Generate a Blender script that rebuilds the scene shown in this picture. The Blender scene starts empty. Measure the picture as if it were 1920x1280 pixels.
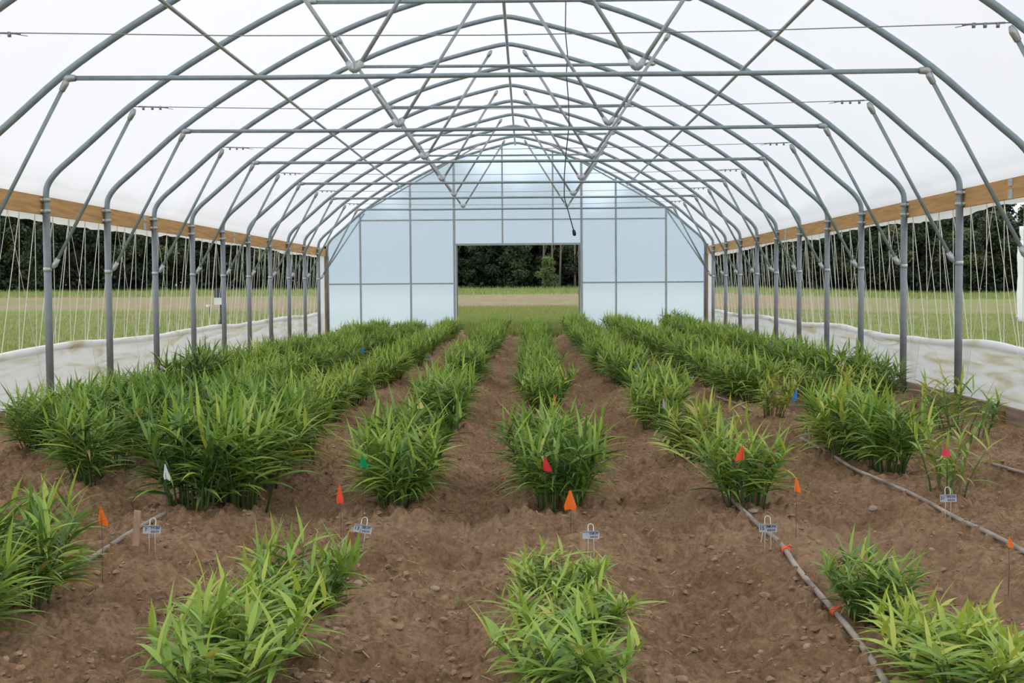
import bpy, math, random
import numpy as np
from mathutils import Vector, Matrix

S = bpy.context.scene
C = S.collection
R = math.radians

# ------------------------------------------------------------------ camera
W_PX, H_PX = 1920, 1280
F_PX = 2347.0
CAM = Vector((0.25, 0.0, 1.10))
ROLL = R(0.40)
vx, vy = (987 - 960) / F_PX, (640 - 537) / F_PX          # vanishing point of the long axis
a_ = vx * math.cos(ROLL) + vy * math.sin(ROLL)
b_ = -vx * math.sin(ROLL) + vy * math.cos(ROLL)
TH = math.atan(b_)
PSI = math.atan(a_ * math.cos(TH))
fw = Vector((-math.sin(PSI) * math.cos(TH), math.cos(PSI) * math.cos(TH), -math.sin(TH)))
r0 = Vector((math.cos(PSI), math.sin(PSI), 0))
u0 = r0.cross(fw)
rt = r0 * math.cos(ROLL) - u0 * math.sin(ROLL)
up = u0 * math.cos(ROLL) + r0 * math.sin(ROLL)
cam_data = bpy.data.cameras.new('camera')
cam = bpy.data.objects.new('camera', cam_data)
C.objects.link(cam)
cam_data.sensor_width = 36.0
cam_data.lens = F_PX * 36.0 / W_PX
cam_data.clip_start, cam_data.clip_end = 0.05, 2000
cam.matrix_world = Matrix(((rt.x, up.x, -fw.x, CAM.x), (rt.y, up.y, -fw.y, CAM.y), (rt.z, up.z, -fw.z, CAM.z), (0, 0, 0, 1)))
S.camera = cam

# ------------------------------------------------------------------ exposure, sky, sun
S.view_settings.view_transform = 'Standard'
S.view_settings.look = 'None'
S.view_settings.gamma = 1.0
S.view_settings.use_curve_mapping = False
S.view_settings.exposure = 0.04
S.cycles.max_bounces = 14
S.cycles.diffuse_bounces = 6
S.cycles.transmission_bounces = 10
S.cycles.transparent_max_bounces = 16
S.cycles.use_denoising = True

SKY = 1.40
world = bpy.data.worlds.new('sky')
S.world = world
world.use_nodes = True
wn = world.node_tree.nodes
wl = world.node_tree.links
bg = wn['Background']
tc = wn.new('ShaderNodeTexCoord')
mp = wn.new('ShaderNodeMapping')
mp.inputs['Scale'].default_value = (1.2, 1.2, 3.0)
nz = wn.new('ShaderNodeTexNoise')
nz.inputs['Scale'].default_value = 1.6
nz.inputs['Detail'].default_value = 4
rp = wn.new('ShaderNodeValToRGB')
rp.color_ramp.elements[0].position = 0.42
rp.color_ramp.elements[0].color = (0.74, 0.84, 1.0, 1)
rp.color_ramp.elements[1].position = 0.56
rp.color_ramp.elements[1].color = (1.0, 0.985, 0.99, 1)
wl.new(tc.outputs['Generated'], mp.inputs['Vector'])
wl.new(mp.outputs['Vector'], nz.inputs['Vector'])
wl.new(nz.outputs['Fac'], rp.inputs['Fac'])
wl.new(rp.outputs['Color'], bg.inputs['Color'])
bg.inputs['Strength'].default_value = SKY

sun_d = bpy.data.lights.new('overcast_sun', 'SUN')
sun_d.energy = 1.7
sun_d.angle = R(50)
sun_d.color = (1.0, 0.97, 0.92)
sun = bpy.data.objects.new('overcast_sun', sun_d)
C.objects.link(sun)
sun.rotation_euler = (R(-48), R(-12), 0)

# ------------------------------------------------------------------ helpers
def tag(o, label=None, cat=None, group=None, kind=None):
    if label: o['label'] = label
    if cat: o['category'] = cat
    if group: o['group'] = group
    if kind: o['kind'] = kind
    return o

def empty(name, loc=(0, 0, 0)):
    o = bpy.data.objects.new(name, None)
    o.empty_display_size = 0.1
    o.location = loc
    C.objects.link(o)
    return o

class MB:
    def __init__(s):
        s.v, s.f, s.t, s.mi = [], [], [], []
        s.mat = 0
    def add(s, vs, fs, tone=0.5):
        n = len(s.v)
        s.v.extend([tuple(p) for p in vs])
        s.t.extend([tone] * len(vs))
        for f in fs:
            s.f.append([n + i for i in f])
            s.mi.append(s.mat)
    def box(s, c, size, M=None):
        hx, hy, hz = size[0] / 2, size[1] / 2, size[2] / 2
        vs = [Vector((x, y, z)) for x in (-hx, hx) for y in (-hy, hy) for z in (-hz, hz)]
        if M is not None: vs = [M @ v for v in vs]
        c = Vector(c)
        s.add([v + c for v in vs], [(0, 1, 3, 2), (4, 6, 7, 5), (0, 4, 5, 1), (2, 3, 7, 6), (0, 2, 6, 4), (1, 5, 7, 3)])
    def tube(s, pts, r, n=8, caps=True):
        pts = [Vector(p) for p in pts]
        rs = r if isinstance(r, (list, tuple)) else [r] * len(pts)
        t0 = (pts[1] - pts[0]).normalized()
        nx = t0.orthogonal().normalized()
        vs, fs = [], []
        for i, p in enumerate(pts):
            if i == 0: t = t0
            elif i == len(pts) - 1: t = (p - pts[i - 1]).normalized()
            else: t = (pts[i + 1] - pts[i - 1]).normalized()
            nx = (nx - t * nx.dot(t))
            nx = nx.normalized() if nx.length > 1e-6 else t.orthogonal().normalized()
            by = t.cross(nx)
            for k in range(n):
                a = 2 * math.pi * k / n
                vs.append(p + (nx * math.cos(a) + by * math.sin(a)) * rs[i])
            if i:
                b = (i - 1) * n
                for k in range(n):
                    k2 = (k + 1) % n
                    fs.append((b + k, b + k2, b + n + k2, b + n + k))
        if caps:
            fs.append(tuple(range(n - 1, -1, -1)))
            fs.append(tuple(range(len(vs) - n, len(vs))))
        s.add(vs, fs)
    def build(s, name, mats, parent=None, smooth=True, tone=False):
        me = bpy.data.meshes.new(name)
        me.from_pydata(s.v, [], s.f)
        for m in (mats if isinstance(mats, (list, tuple)) else [mats]): me.materials.append(m)
        if any(s.mi): me.polygons.foreach_set('material_index', s.mi)
        if smooth: me.polygons.foreach_set('use_smooth', [True] * len(s.f))
        if tone:
            at = me.attributes.new('tone', 'FLOAT', 'POINT')
            at.data.foreach_set('value', s.t)
        me.update()
        o = bpy.data.objects.new(name, me)
        C.objects.link(o)
        if parent: o.parent = parent
        return o

def np_mesh(name, V, Fq, mat, parent=None, smooth=True, tone=None):
    me = bpy.data.meshes.new(name)
    V = np.asarray(V, dtype=np.float32)
    Fq = np.asarray(Fq, dtype=np.int32)
    k = Fq.shape[1]
    me.vertices.add(len(V)); me.vertices.foreach_set('co', V.ravel())
    me.loops.add(Fq.size); me.loops.foreach_set('vertex_index', Fq.ravel())
    me.polygons.add(len(Fq))
    me.polygons.foreach_set('loop_start', np.arange(0, Fq.size, k, dtype=np.int32))
    me.polygons.foreach_set('loop_total', np.full(len(Fq), k, dtype=np.int32))
    me.update(calc_edges=True)
    me.validate()
    me.materials.append(mat)
    if smooth: me.polygons.foreach_set('use_smooth', np.ones(len(me.polygons), dtype=bool))
    if tone is not None:
        at = me.attributes.new('tone', 'FLOAT', 'POINT')
        at.data.foreach_set('value', np.asarray(tone, dtype=np.float32))
    o = bpy.data.objects.new(name, me)
    C.objects.link(o)
    if parent: o.parent = parent
    return o

def kids(o): return [c for c in bpy.data.objects if c.parent == o]
def copy_tree(o, parent=None, children=None):
    c = o.copy()
    C.objects.link(c)
    if parent: c.parent = parent
    for ch in (children if children is not None else kids(o)):
        copy_tree(ch, c)
    return c

def smooth(a, b, x):
    t = np.clip((x - a) / (b - a), 0, 1)
    return t * t * (3 - 2 * t)

def _hash(ix, iy, seed):
    h = (ix.astype(np.int64) * 374761393 + iy.astype(np.int64) * 668265263 + seed * 982451653) & 0xFFFFFFFF
    h = ((h ^ (h >> 13)) * 1274126177) & 0xFFFFFFFF
    return ((h ^ (h >> 16)) & 0xFFFFFF) / float(0xFFFFFF)
def vnoise(x, y, seed=0):
    x = np.asarray(x, dtype=np.float64); y = np.asarray(y, dtype=np.float64)
    ix, iy = np.floor(x), np.floor(y)
    fx, fy = x - ix, y - iy
    fx = fx * fx * (3 - 2 * fx); fy = fy * fy * (3 - 2 * fy)
    a = _hash(ix, iy, seed); b = _hash(ix + 1, iy, seed)
    c = _hash(ix, iy + 1, seed); d = _hash(ix + 1, iy + 1, seed)
    return (a * (1 - fx) + b * fx) * (1 - fy) + (c * (1 - fx) + d * fx) * fy

# ------------------------------------------------------------------ ground heights
ROWS = dict(C=0.40, L1=-0.43, L2=-1.40, L3=-2.22, L4=-3.08, R1=1.30, R2=2.28, R3=3.30)
_rx = np.array(sorted(ROWS.values()))
Y_END = 30.42
def G(x, y):
    """soil inside the tunnel: low beds, worn furrows between them"""
    x = np.asarray(x, dtype=np.float64); y = np.asarray(y, dtype=np.float64)
    d = np.min(np.abs(x[..., None] - _rx), axis=-1)
    z = -0.085 * smooth(0.12, 0.44, d)
    z = z - 0.15 * smooth(3.6, 4.45, np.abs(x)) * (1 - 0.5 * smooth(0.12, 0.44, d))
    z = z + 0.035 * (vnoise(x * 1.7, y * 1.3, 3) - 0.5)
    return np.maximum(z, -0.235)
def Gs(x, y): return float(G(np.array([x]), np.array([y]))[0])
def F(x, y):
    """field outside"""
    x = np.asarray(x, dtype=np.float64); y = np.asarray(y, dtype=np.float64)
    q = x / np.maximum(np.abs(y), 8)
    k = 1.2 - 0.95 * smooth(0.12, 0.36, q)
    r = np.clip(y / 150.0, 0, 1.2)
    z = -0.25 + k * r + 0.05 * (vnoise(x * 0.35, y * 0.35, 8) - 0.5) * np.clip((y - 6) / 20, 0, 1)
    inside = (np.abs(x) < 4.75) & (y < Y_END + 0.1)
    return np.where(inside, -0.42, z)
def Fs(x, y): return float(F(np.array([x]), np.array([y]))[0])
def ray(px, py):
    d = fw + rt * ((px - 960) / F_PX) + up * ((640 - py) / F_PX)
    return d
def at_z(px, py, z):
    d = ray(px, py)
    return CAM + d * ((z - CAM.z) / d.z)
def at_y(px, py, y):
    d = ray(px, py)
    return CAM + d * ((y - CAM.y) / d.y)
def at_g(px, py, H=Gs, z=0.0):
    for _ in range(8):
        p = at_z(px, py, z)
        z = H(p.x, p.y)
    return at_z(px, py, z)

# ------------------------------------------------------------------ materials
def mat(name):
    m = bpy.data.materials.new(name)
    m.use_nodes = True
    nt = m.node_tree
    nt.nodes.clear()
    out = nt.nodes.new('ShaderNodeOutputMaterial')
    return m, nt, out
def N(nt, kind, **kw):
    n = nt.nodes.new(kind)
    for k, v in kw.items():
        if k in n.inputs: n.inputs[k].default_value = v
        else: setattr(n, k, v)
    return n
def ramp(nt, stops, interp='LINEAR'):
    n = nt.nodes.new('ShaderNodeValToRGB')
    cr = n.color_ramp
    cr.interpolation = interp
    while len(cr.elements) < len(stops): cr.elements.new(0.5)
    for e, (p, c) in zip(cr.elements, stops):
        e.position = p
        e.color = (*c, 1) if len(c) == 3 else c
    return n
def simple(name, col, rough=0.6, metal=0.0, var=0.0, scale=20.0, bump=0.0, stretch=(1, 1, 1)):
    m, nt, out = mat(name)
    b = N(nt, 'ShaderNodeBsdfPrincipled')
    b.inputs['Roughness'].default_value = rough
    b.inputs['Metallic'].default_value = metal
    b.inputs['Base Color'].default_value = (*col, 1)
    if var or bump:
        t = N(nt, 'ShaderNodeTexCoord')
        mpn = N(nt, 'ShaderNodeMapping')
        mpn.inputs['Scale'].default_value = stretch
        nt.links.new(t.outputs['Object'], mpn.inputs['Vector'])
        n = N(nt, 'ShaderNodeTexNoise', Scale=scale, Detail=5.0)
        nt.links.new(mpn.outputs['Vector'], n.inputs['Vector'])
        r = ramp(nt, [(0.3, tuple(c * (1 - var) for c in col)), (0.7, tuple(min(1, c * (1 + var)) for c in col))])
        nt.links.new(n.outputs['Fac'], r.inputs['Fac'])
        nt.links.new(r.outputs['Color'], b.inputs['Base Color'])
        if bump:
            bp = N(nt, 'ShaderNodeBump', Strength=bump, Distance=0.01)
            nt.links.new(n.outputs['Fac'], bp.inputs['Height'])
            nt.links.new(bp.outputs['Normal'], b.inputs['Normal'])
    nt.links.new(b.outputs['BSDF'], out.inputs['Surface'])
    return m

def film(name, col, transp, transl, stain=0.0, blur=0.0):
    """thin plastic sheet: some light straight through, some scattered through, some scattered back"""
    m, nt, out = mat(name)
    tr = N(nt, 'ShaderNodeBsdfRefraction', Roughness=blur, IOR=1.25) if blur else N(nt, 'ShaderNodeBsdfTransparent')
    tl = N(nt, 'ShaderNodeBsdfTranslucent')
    df = N(nt, 'ShaderNodeBsdfDiffuse')
    gl = N(nt, 'ShaderNodeBsdfGlossy', Roughness=0.35)
    gl.inputs['Color'].default_value = (0.9, 0.95, 1, 1)
    m1 = N(nt, 'ShaderNodeMixShader'); m2 = N(nt, 'ShaderNodeMixShader'); m3 = N(nt, 'ShaderNodeMixShader')
    for n in (tl, df): n.inputs['Color'].default_value = (*col, 1)
    if stain:
        t = N(nt, 'ShaderNodeTexCoord')
        mpn = N(nt, 'ShaderNodeMapping'); mpn.inputs['Scale'].default_value = (1, 0.55, 5.0)
        nt.links.new(t.outputs['Object'], mpn.inputs['Vector'])
        n = N(nt, 'ShaderNodeTexNoise', Scale=1.5, Detail=6.0, Distortion=0.8)
        nt.links.new(mpn.outputs['Vector'], n.inputs['Vector'])
        r = ramp(nt, [(0.50, col), (0.60, (0.80, 0.76, 0.62)), (0.66, (0.62, 0.56, 0.36)), (0.72, col)])
        nt.links.new(n.outputs['Fac'], r.inputs['Fac'])
        mx = N(nt, 'ShaderNodeMixRGB'); mx.inputs['Fac'].default_value = stain
        mx.inputs['Color1'].default_value = (*col, 1)
        nt.links.new(r.outputs['Color'], mx.inputs['Color2'])
        for q in (tl, df): nt.links.new(mx.outputs['Color'], q.inputs['Color'])
    m1.inputs['Fac'].default_value = transl
    nt.links.new(df.outputs[0], m1.inputs[1]); nt.links.new(tl.outputs[0], m1.inputs[2])
    m2.inputs['Fac'].default_value = 0.04
    nt.links.new(m1.outputs[0], m2.inputs[1]); nt.links.new(gl.outputs[0], m2.inputs[2])
    m3.inputs['Fac'].default_value = transp
    nt.links.new(m2.outputs[0], m3.inputs[1]); nt.links.new(tr.outputs[0], m3.inputs[2])
    nt.links.new(m3.outputs[0], out.inputs['Surface'])
    return m

M_FILM = film('greenhouse_film', (0.925, 0.925, 0.95), 0.045, 0.60)
M_ENDFILM = film('end_wall_film', (0.70, 0.845, 1.0), 0.32, 0.88, 0.0, 0.20)
M_CURTAIN = film('curtain_film', (0.93, 0.93, 0.93), 0.03, 0.42, stain=0.9)
M_WHITE = film('white_film', (0.95, 0.95, 0.95), 0.02, 0.5)
M_GALV = simple('galvanized_pipe', (0.285, 0.355, 0.385), 0.42, 0.3, 0.12, 14)
M_STEEL = simple('bright_galvanized', (0.50, 0.53, 0.54), 0.4, 0.5, 0.15, 30)
M_POST = simple('post_pipe', (0.24, 0.26, 0.275), 0.5, 0.35, 0.12, 9)
M_TUBE = simple('square_tube', (0.40, 0.43, 0.44), 0.45, 0.4, 0.1, 10)
M_WOOD = simple('hip_board_wood', (0.60, 0.335, 0.125), 0.7, 0, 0.22, 3.0, 0.15, (6, 0.7, 9))
M_OLDWOOD = simple('weathered_baseboard', (0.27, 0.20, 0.145), 0.85, 0, 0.3, 4, 0.25, (6, 0.8, 9))
M_STAKE = simple('stake_wood', (0.42, 0.27, 0.16), 0.8, 0, 0.2, 12, 0.1, (6, 6, 1))
M_STAKE2 = simple('brown_stake_wood', (0.30, 0.13, 0.05), 0.8, 0, 0.2, 12, 0.1, (6, 6, 1))
M_POSTWOOD = simple('corner_post_wood', (0.26, 0.17, 0.09), 0.8, 0, 0.35, 5, 0.1, (6, 6, 0.7))
M_ROPE = simple('white_rope', (0.80, 0.77, 0.70), 0.8)
M_WIRE = simple('steel_wire', (0.30, 0.32, 0.34), 0.4, 0.5)
M_TAG = simple('zinc_plate', (0.34, 0.37, 0.40), 0.5, 0.35, 0.08, 60)
M_TAGWIRE = simple('tag_wire', (0.75, 0.73, 0.68), 0.35, 0.5)
M_INK = simple('black_marker', (0.012, 0.012, 0.016), 0.6)
M_DRIP = simple('drip_tube_plastic', (0.30, 0.26, 0.215), 0.75, 0, 0.5, 5, 0, (3, 1.2, 3))
M_ORANGE_RING = simple('orange_ring', (0.85, 0.13, 0.04), 0.5)
M_BLACK = simple('black_plastic', (0.018, 0.018, 0.022), 0.5)
M_CORD = simple('dark_cord', (0.05, 0.06, 0.07), 0.6)
M_DARKGREY = simple('dark_grey_box', (0.05, 0.055, 0.065), 0.5)
M_WBOX = simple('white_box', (0.8, 0.8, 0.78), 0.5)
M_STONE = simple('stone', (0.36, 0.27, 0.20), 0.9, 0, 0.3, 30, 0.3)
M_CLOD = simple('clod_soil', (0.29, 0.185, 0.11), 0.95, 0, 0.42, 9, 0.3)
M_STRAW = simple('dry_straw', (0.42, 0.30, 0.17), 0.8, 0, 0.3, 4)
M_PALEBARK = simple('pale_bark', (0.17, 0.145, 0.12), 0.9, 0, 0.4, 6)
M_BARK = simple('bark', (0.11, 0.095, 0.08), 0.9, 0, 0.4, 6)

def leafmat(name, stops, transl=0.35, rough=0.45):
    m, nt, out = mat(name)
    at = N(nt, 'ShaderNodeAttribute'); at.attribute_name = 'tone'
    oi = N(nt, 'ShaderNodeObjectInfo')
    ma = N(nt, 'ShaderNodeMath', operation='MULTIPLY_ADD')
    ma.inputs[1].default_value = 0.16; ma.inputs[2].default_value = -0.08
    nt.links.new(oi.outputs['Random'], ma.inputs[0])
    ad = N(nt, 'ShaderNodeMath', operation='ADD')
    nt.links.new(at.outputs['Fac'], ad.inputs[0]); nt.links.new(ma.outputs[0], ad.inputs[1])
    r = ramp(nt, stops)
    nt.links.new(ad.outputs[0], r.inputs['Fac'])
    p = N(nt, 'ShaderNodeBsdfPrincipled'); p.inputs['Roughness'].default_value = rough
    p.inputs['Specular IOR Level'].default_value = 0.35
    tl = N(nt, 'ShaderNodeBsdfTranslucent')
    br = N(nt, 'ShaderNodeMixRGB'); br.blend_type = 'MULTIPLY'; br.inputs['Fac'].default_value = 1
    br.inputs['Color2'].default_value = (1.0, 1.0, 0.55, 1)
    nt.links.new(r.outputs['Color'], p.inputs['Base Color'])
    nt.links.new(r.outputs['Color'], br.inputs['Color1'])
    nt.links.new(br.outputs['Color'], tl.inputs['Color'])
    mx = N(nt, 'ShaderNodeMixShader'); mx.inputs['Fac'].default_value = transl
    nt.links.new(p.outputs[0], mx.inputs[1]); nt.links.new(tl.outputs[0], mx.inputs[2])
    nt.links.new(mx.outputs[0], out.inputs['Surface'])
    return m
M_LEAF = leafmat('ginger_leaf', [(0.0, (0.050, 0.115, 0.030)), (0.35, (0.150, 0.275, 0.058)), (0.62, (0.34, 0.49, 0.090)), (0.8, (0.50, 0.54, 0.11)), (1.0, (0.52, 0.38, 0.15))], 0.25)
M_STEM = leafmat('ginger_stem', [(0.0, (0.05, 0.10, 0.03)), (0.5, (0.11, 0.19, 0.05)), (1.0, (0.34, 0.26, 0.10))], 0.1)
M_TREE = leafmat('tree_leaf', [(0.0, (0.016, 0.026, 0.015)), (0.45, (0.042, 0.062, 0.028)), (0.75, (0.085, 0.105, 0.045)), (1.0, (0.15, 0.165, 0.07))], 0.2, 0.6)
M_BUSH = leafmat('bush_leaf', [(0.0, (0.09, 0.13, 0.045)), (1.0, (0.20, 0.26, 0.085))], 0.25, 0.6)
M_GRASS = leafmat('grass_blade', [(0.0, (0.15, 0.205, 0.06)), (0.5, (0.27, 0.33, 0.105)), (1.0, (0.42, 0.38, 0.18))], 0.25, 0.7)

# soil
M_SOIL, nt, out = mat('tilled_soil')
pb = N(nt, 'ShaderNodeBsdfPrincipled', Roughness=0.95)
pb.inputs['Specular IOR Level'].default_value = 0.15
tcn = N(nt, 'ShaderNodeTexCoord')
n1 = N(nt, 'ShaderNodeTexNoise', Scale=1.6, Detail=6.0, Roughness=0.6)
n2 = N(nt, 'ShaderNodeTexNoise', Scale=30.0, Detail=7.0, Roughness=0.78)
n3 = N(nt, 'ShaderNodeTexVoronoi', Scale=55.0)
for n in (n1, n2, n3): nt.links.new(tcn.outputs['Object'], n.inputs['Vector'])
ra = ramp(nt, [(0.30, (0.245, 0.146, 0.078)), (0.5, (0.335, 0.209, 0.119)), (0.70, (0.42, 0.28, 0.17))])
rb = ramp(nt, [(0.32, (0.42, 0.39, 0.37)), (0.50, (0.98, 0.97, 0.96)), (0.68, (1.55, 1.52, 1.48))])
nt.links.new(n1.outputs['Fac'], ra.inputs['Fac'])
nt.links.new(n2.outputs['Fac'], rb.inputs['Fac'])
mm = N(nt, 'ShaderNodeMixRGB'); mm.blend_type = 'MULTIPLY'; mm.inputs['Fac'].default_value = 0.9
nt.links.new(ra.outputs['Color'], mm.inputs['Color1']); nt.links.new(rb.outputs['Color'], mm.inputs['Color2'])
# drier sandy patches lie where the attribute says
at = N(nt, 'ShaderNodeAttribute'); at.attribute_name = 'tone'
ms = N(nt, 'ShaderNodeMixRGB'); ms.inputs['Color2'].default_value = (0.44, 0.31, 0.185, 1)
nt.links.new(at.outputs['Fac'], ms.inputs['Fac'])
nt.links.new(mm.outputs['Color'], ms.inputs['Color1'])
nt.links.new(ms.outputs['Color'], pb.inputs['Base Color'])
adn = N(nt, 'ShaderNodeMath', operation='MULTIPLY_ADD'); adn.inputs[1].default_value = 0.5
nt.links.new(n3.outputs['Distance'], adn.inputs[0]); nt.links.new(n2.outputs['Fac'], adn.inputs[2])
bpn = N(nt, 'ShaderNodeBump', Strength=0.9, Distance=0.02)
nt.links.new(adn.outputs[0], bpn.inputs['Height'])
nt.links.new(bpn.outputs['Normal'], pb.inputs['Normal'])
nt.links.new(pb.outputs[0], out.inputs['Surface'])

# field: grass with a strip of cropped stubble
M_FIELD, nt, out = mat('field_ground')
pb = N(nt, 'ShaderNodeBsdfPrincipled', Roughness=0.95)
pb.inputs['Specular IOR Level'].default_value = 0.1
tcn = N(nt, 'ShaderNodeTexCoord')
at = N(nt, 'ShaderNodeAttribute'); at.attribute_name = 'tone'
mpn = N(nt, 'ShaderNodeMapping'); mpn.inputs['Scale'].default_value = (0.045, 0.075, 1)
nt.links.new(tcn.outputs['Object'], mpn.inputs['Vector'])
n1 = N(nt, 'ShaderNodeTexNoise', Scale=1.3, Detail=8.0, Roughness=0.68)
nt.links.new(mpn.outputs['Vector'], n1.inputs['Vector'])
n2 = N(nt, 'ShaderNodeTexNoise', Scale=1.7, Detail=8.0, Roughness=0.75)
nt.links.new(tcn.outputs['Object'], n2.inputs['Vector'])
ra = ramp(nt, [(0.30, (0.12, 0.155, 0.045)), (0.5, (0.20, 0.235, 0.075)), (0.68, (0.28, 0.285, 0.115))])
nt.links.new(n2.outputs['Fac'], ra.inputs['Fac'])
rb = ramp(nt, [(0.32, (0.17, 0.15, 0.065)), (0.48, (0.27, 0.205, 0.125)), (0.65, (0.34, 0.255, 0.175))])
nt.links.new(n2.outputs['Fac'], rb.inputs['Fac'])
sm = N(nt, 'ShaderNodeMath', operation='MULTIPLY_ADD'); sm.inputs[1].default_value = 4.0; sm.inputs[2].default_value = -2.0
nt.links.new(n1.outputs['Fac'], sm.inputs[0])
s2 = N(nt, 'ShaderNodeMath', operation='ADD'); s2.use_clamp = True
nt.links.new(sm.outputs[0], s2.inputs[0]); nt.links.new(at.outputs['Fac'], s2.inputs[1])
mm = N(nt, 'ShaderNodeMixRGB')
nt.links.new(s2.outputs[0], mm.inputs['Fac'])
nt.links.new(ra.outputs['Color'], mm.inputs['Color1']); nt.links.new(rb.outputs['Color'], mm.inputs['Color2'])
nt.links.new(mm.outputs['Color'], pb.inputs['Base Color'])
bpn = N(nt, 'ShaderNodeBump', Strength=0.8, Distance=0.15)
nt.links.new(n2.outputs['Fac'], bpn.inputs['Height']); nt.links.new(bpn.outputs['Normal'], pb.inputs['Normal'])
nt.links.new(pb.outputs[0], out.inputs['Surface'])

# ------------------------------------------------------------------ ground meshes
def grid_mesh(name, X, Y, Z, matl, tone=None):
    ny, nx = X.shape
    V = np.stack([X.ravel(), Y.ravel(), Z.ravel()], 1)
    i = np.arange(ny - 1)[:, None] * nx + np.arange(nx - 1)[None, :]
    Fq = np.stack([i, i + 1, i + nx + 1, i + nx], -1).reshape(-1, 4)
    return np_mesh(name, V, Fq, matl, tone=None if tone is None else tone.ravel())

ys = [-2.0, -1.0, 0.0, 1.0, 2.0, 2.6]
while ys[-1] < Y_END + 0.25:
    ys.append(ys[-1] + max(0.0105, 0.0033 * ys[-1]))
ys = np.array(ys)
xs = np.linspace(-4.66, 4.66, 880)
X, Y = np.meshgrid(xs, ys)
def rough_soil(X, Y):
    e = 0.030 * (vnoise(X * 3.1, Y * 3.1, 11) - 0.5)
    n = vnoise(X * 9, Y * 9, 12); e += 0.026 * (np.abs(n - 0.5) * 2 - 0.5)
    n = vnoise(X * 22, Y * 22, 13); e += 0.017 * (n - 0.5)
    m = vnoise(X * 2.0, Y * 2.0, 19)
    lump = np.maximum(vnoise(X * 17, Y * 17, 14) - 0.60, 0) * 0.10 * (0.4 + m)
    e += lump
    n = np.maximum(vnoise(X * 31, Y * 31, 16) - 0.52, 0); e += 0.075 * n * (0.35 + vnoise(X * 3.3, Y * 3.3, 20))
    e += 0.016 * (vnoise(X * 48, Y * 48, 15) - 0.5)
    return e
Z = G(X, Y) + rough_soil(X, Y)
sand = np.zeros_like(X)
for (px, py, rx, ry) in [(1600, 1035, 0.42, 0.55), (1800, 1175, 0.30, 0.5), (1240, 965, 0.38, 0.35), (1640, 1035, 0.3, 0.3), (900, 1010, 0.4, 0.5)]:
    p = at_z(px, py, -0.05)
    dd = ((X - p.x) / rx) ** 2 + ((Y - p.y) / ry) ** 2
    k = 0.85 if px > 1300 else 0.4
    sand = np.maximum(sand, k * np.exp(-dd * 1.2) * (0.35 + 0.9 * vnoise(X * 7, Y * 7, 31)))
floor = grid_mesh('floor', X, Y, Z, M_SOIL, tone=np.clip(sand, 0, 0.9))
tag(floor, 'brown tilled soil beds and furrows inside the tunnel', None, None, 'structure')

ys = np.concatenate([np.linspace(-30, 6, 12), np.arange(8, 60, 0.6), np.arange(60, 150, 1.2), np.arange(151, 240, 5.0)])
xs = np.concatenate([np.linspace(-160, -61, 20), np.arange(-60, -5, 0.8), np.linspace(-4.8, 4.8, 13), np.arange(5.2, 60, 0.8), np.linspace(61, 160, 20)])
X, Y = np.meshgrid(xs, ys)
Z = F(X, Y)
q = X / np.maximum(Y, 8)
band = 0.72 * smooth(42, 58, Y) * (1 - smooth(86, 104, Y)) + 0.25 * smooth(30, 48, Y) * (1 - smooth(100, 125, Y))
band = band * (1 - 0.55 * smooth(0.16, 0.3, q)) - 0.15 * smooth(0.2, 0.36, q)
field = grid_mesh('ground', X, Y, Z, M_FIELD, tone=np.clip(band, -0.1, 0.62) - 0.16 + (1.5 * (vnoise(X * 0.055, Y * 0.13, 91) - 0.5) + 1.1 * (vnoise(X * 0.16, Y * 0.42, 92) - 0.5) + 0.7 * (vnoise(X * 0.5, Y * 1.0, 93) - 0.5)) * smooth(20, 45, Y) * (1 - 0.6 * smooth(100, 118, Y)))
tag(field, 'grassy field with a stubble strip outside the tunnel', None, None, 'structure')

# ------------------------------------------------------------------ hoop profile
CTRL = [(4.57, 1.78), (4.57, 2.04), (4.545, 2.16), (4.45, 2.285), (4.30, 2.415), (4.08, 2.605), (3.70, 2.93), (3.25, 3.245),
        (2.79, 3.525), (2.38, 3.755), (1.96, 3.965), (1.5, 4.16), (1.0, 4.325), (0.5, 4.46), (0.14, 4.545), (0.0, 4.562)]
def catmull(P, k=4):
    P = [Vector((*p, 0)) for p in P]
    o = []
    for i in range(len(P) - 1):
        p0, p1, p2, p3 = P[max(i - 1, 0)], P[i], P[i + 1], P[min(i + 2, len(P) - 1)]
        for j in range(k):
            t = j / k
            o.append(0.5 * ((2 * p1) + (p2 - p0) * t + (2 * p0 - 5 * p1 + 4 * p2 - p3) * t * t + (3 * p1 - p0 - 3 * p2 + p3) * t ** 3))
    o.append(P[-1])
    return [(v.x, v.y) for v in o]
HALF = catmull(CTRL, 3)
PROF = [(-x, z) for x, z in HALF] + [(x, z) for x, z in reversed(HALF[:-1])]
_hx = np.array([p[0] for p in HALF[::-1]]); _hz = np.array([p[1] for p in HALF[::-1]])
def arch_z(x): return float(np.interp(abs(x), _hx, _hz))

BAY = 1.83
Y_B = 12.57

def flat_end(m, p, d, r, L=0.09):
    """squashed bolted end of a strut"""
    p = Vector(p); d = Vector(d).normalized()
    m.tube([p, p + d * L * 0.35, p + d * L], [r * 0.55, r * 1.15, r * 0.95], 8)

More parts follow.
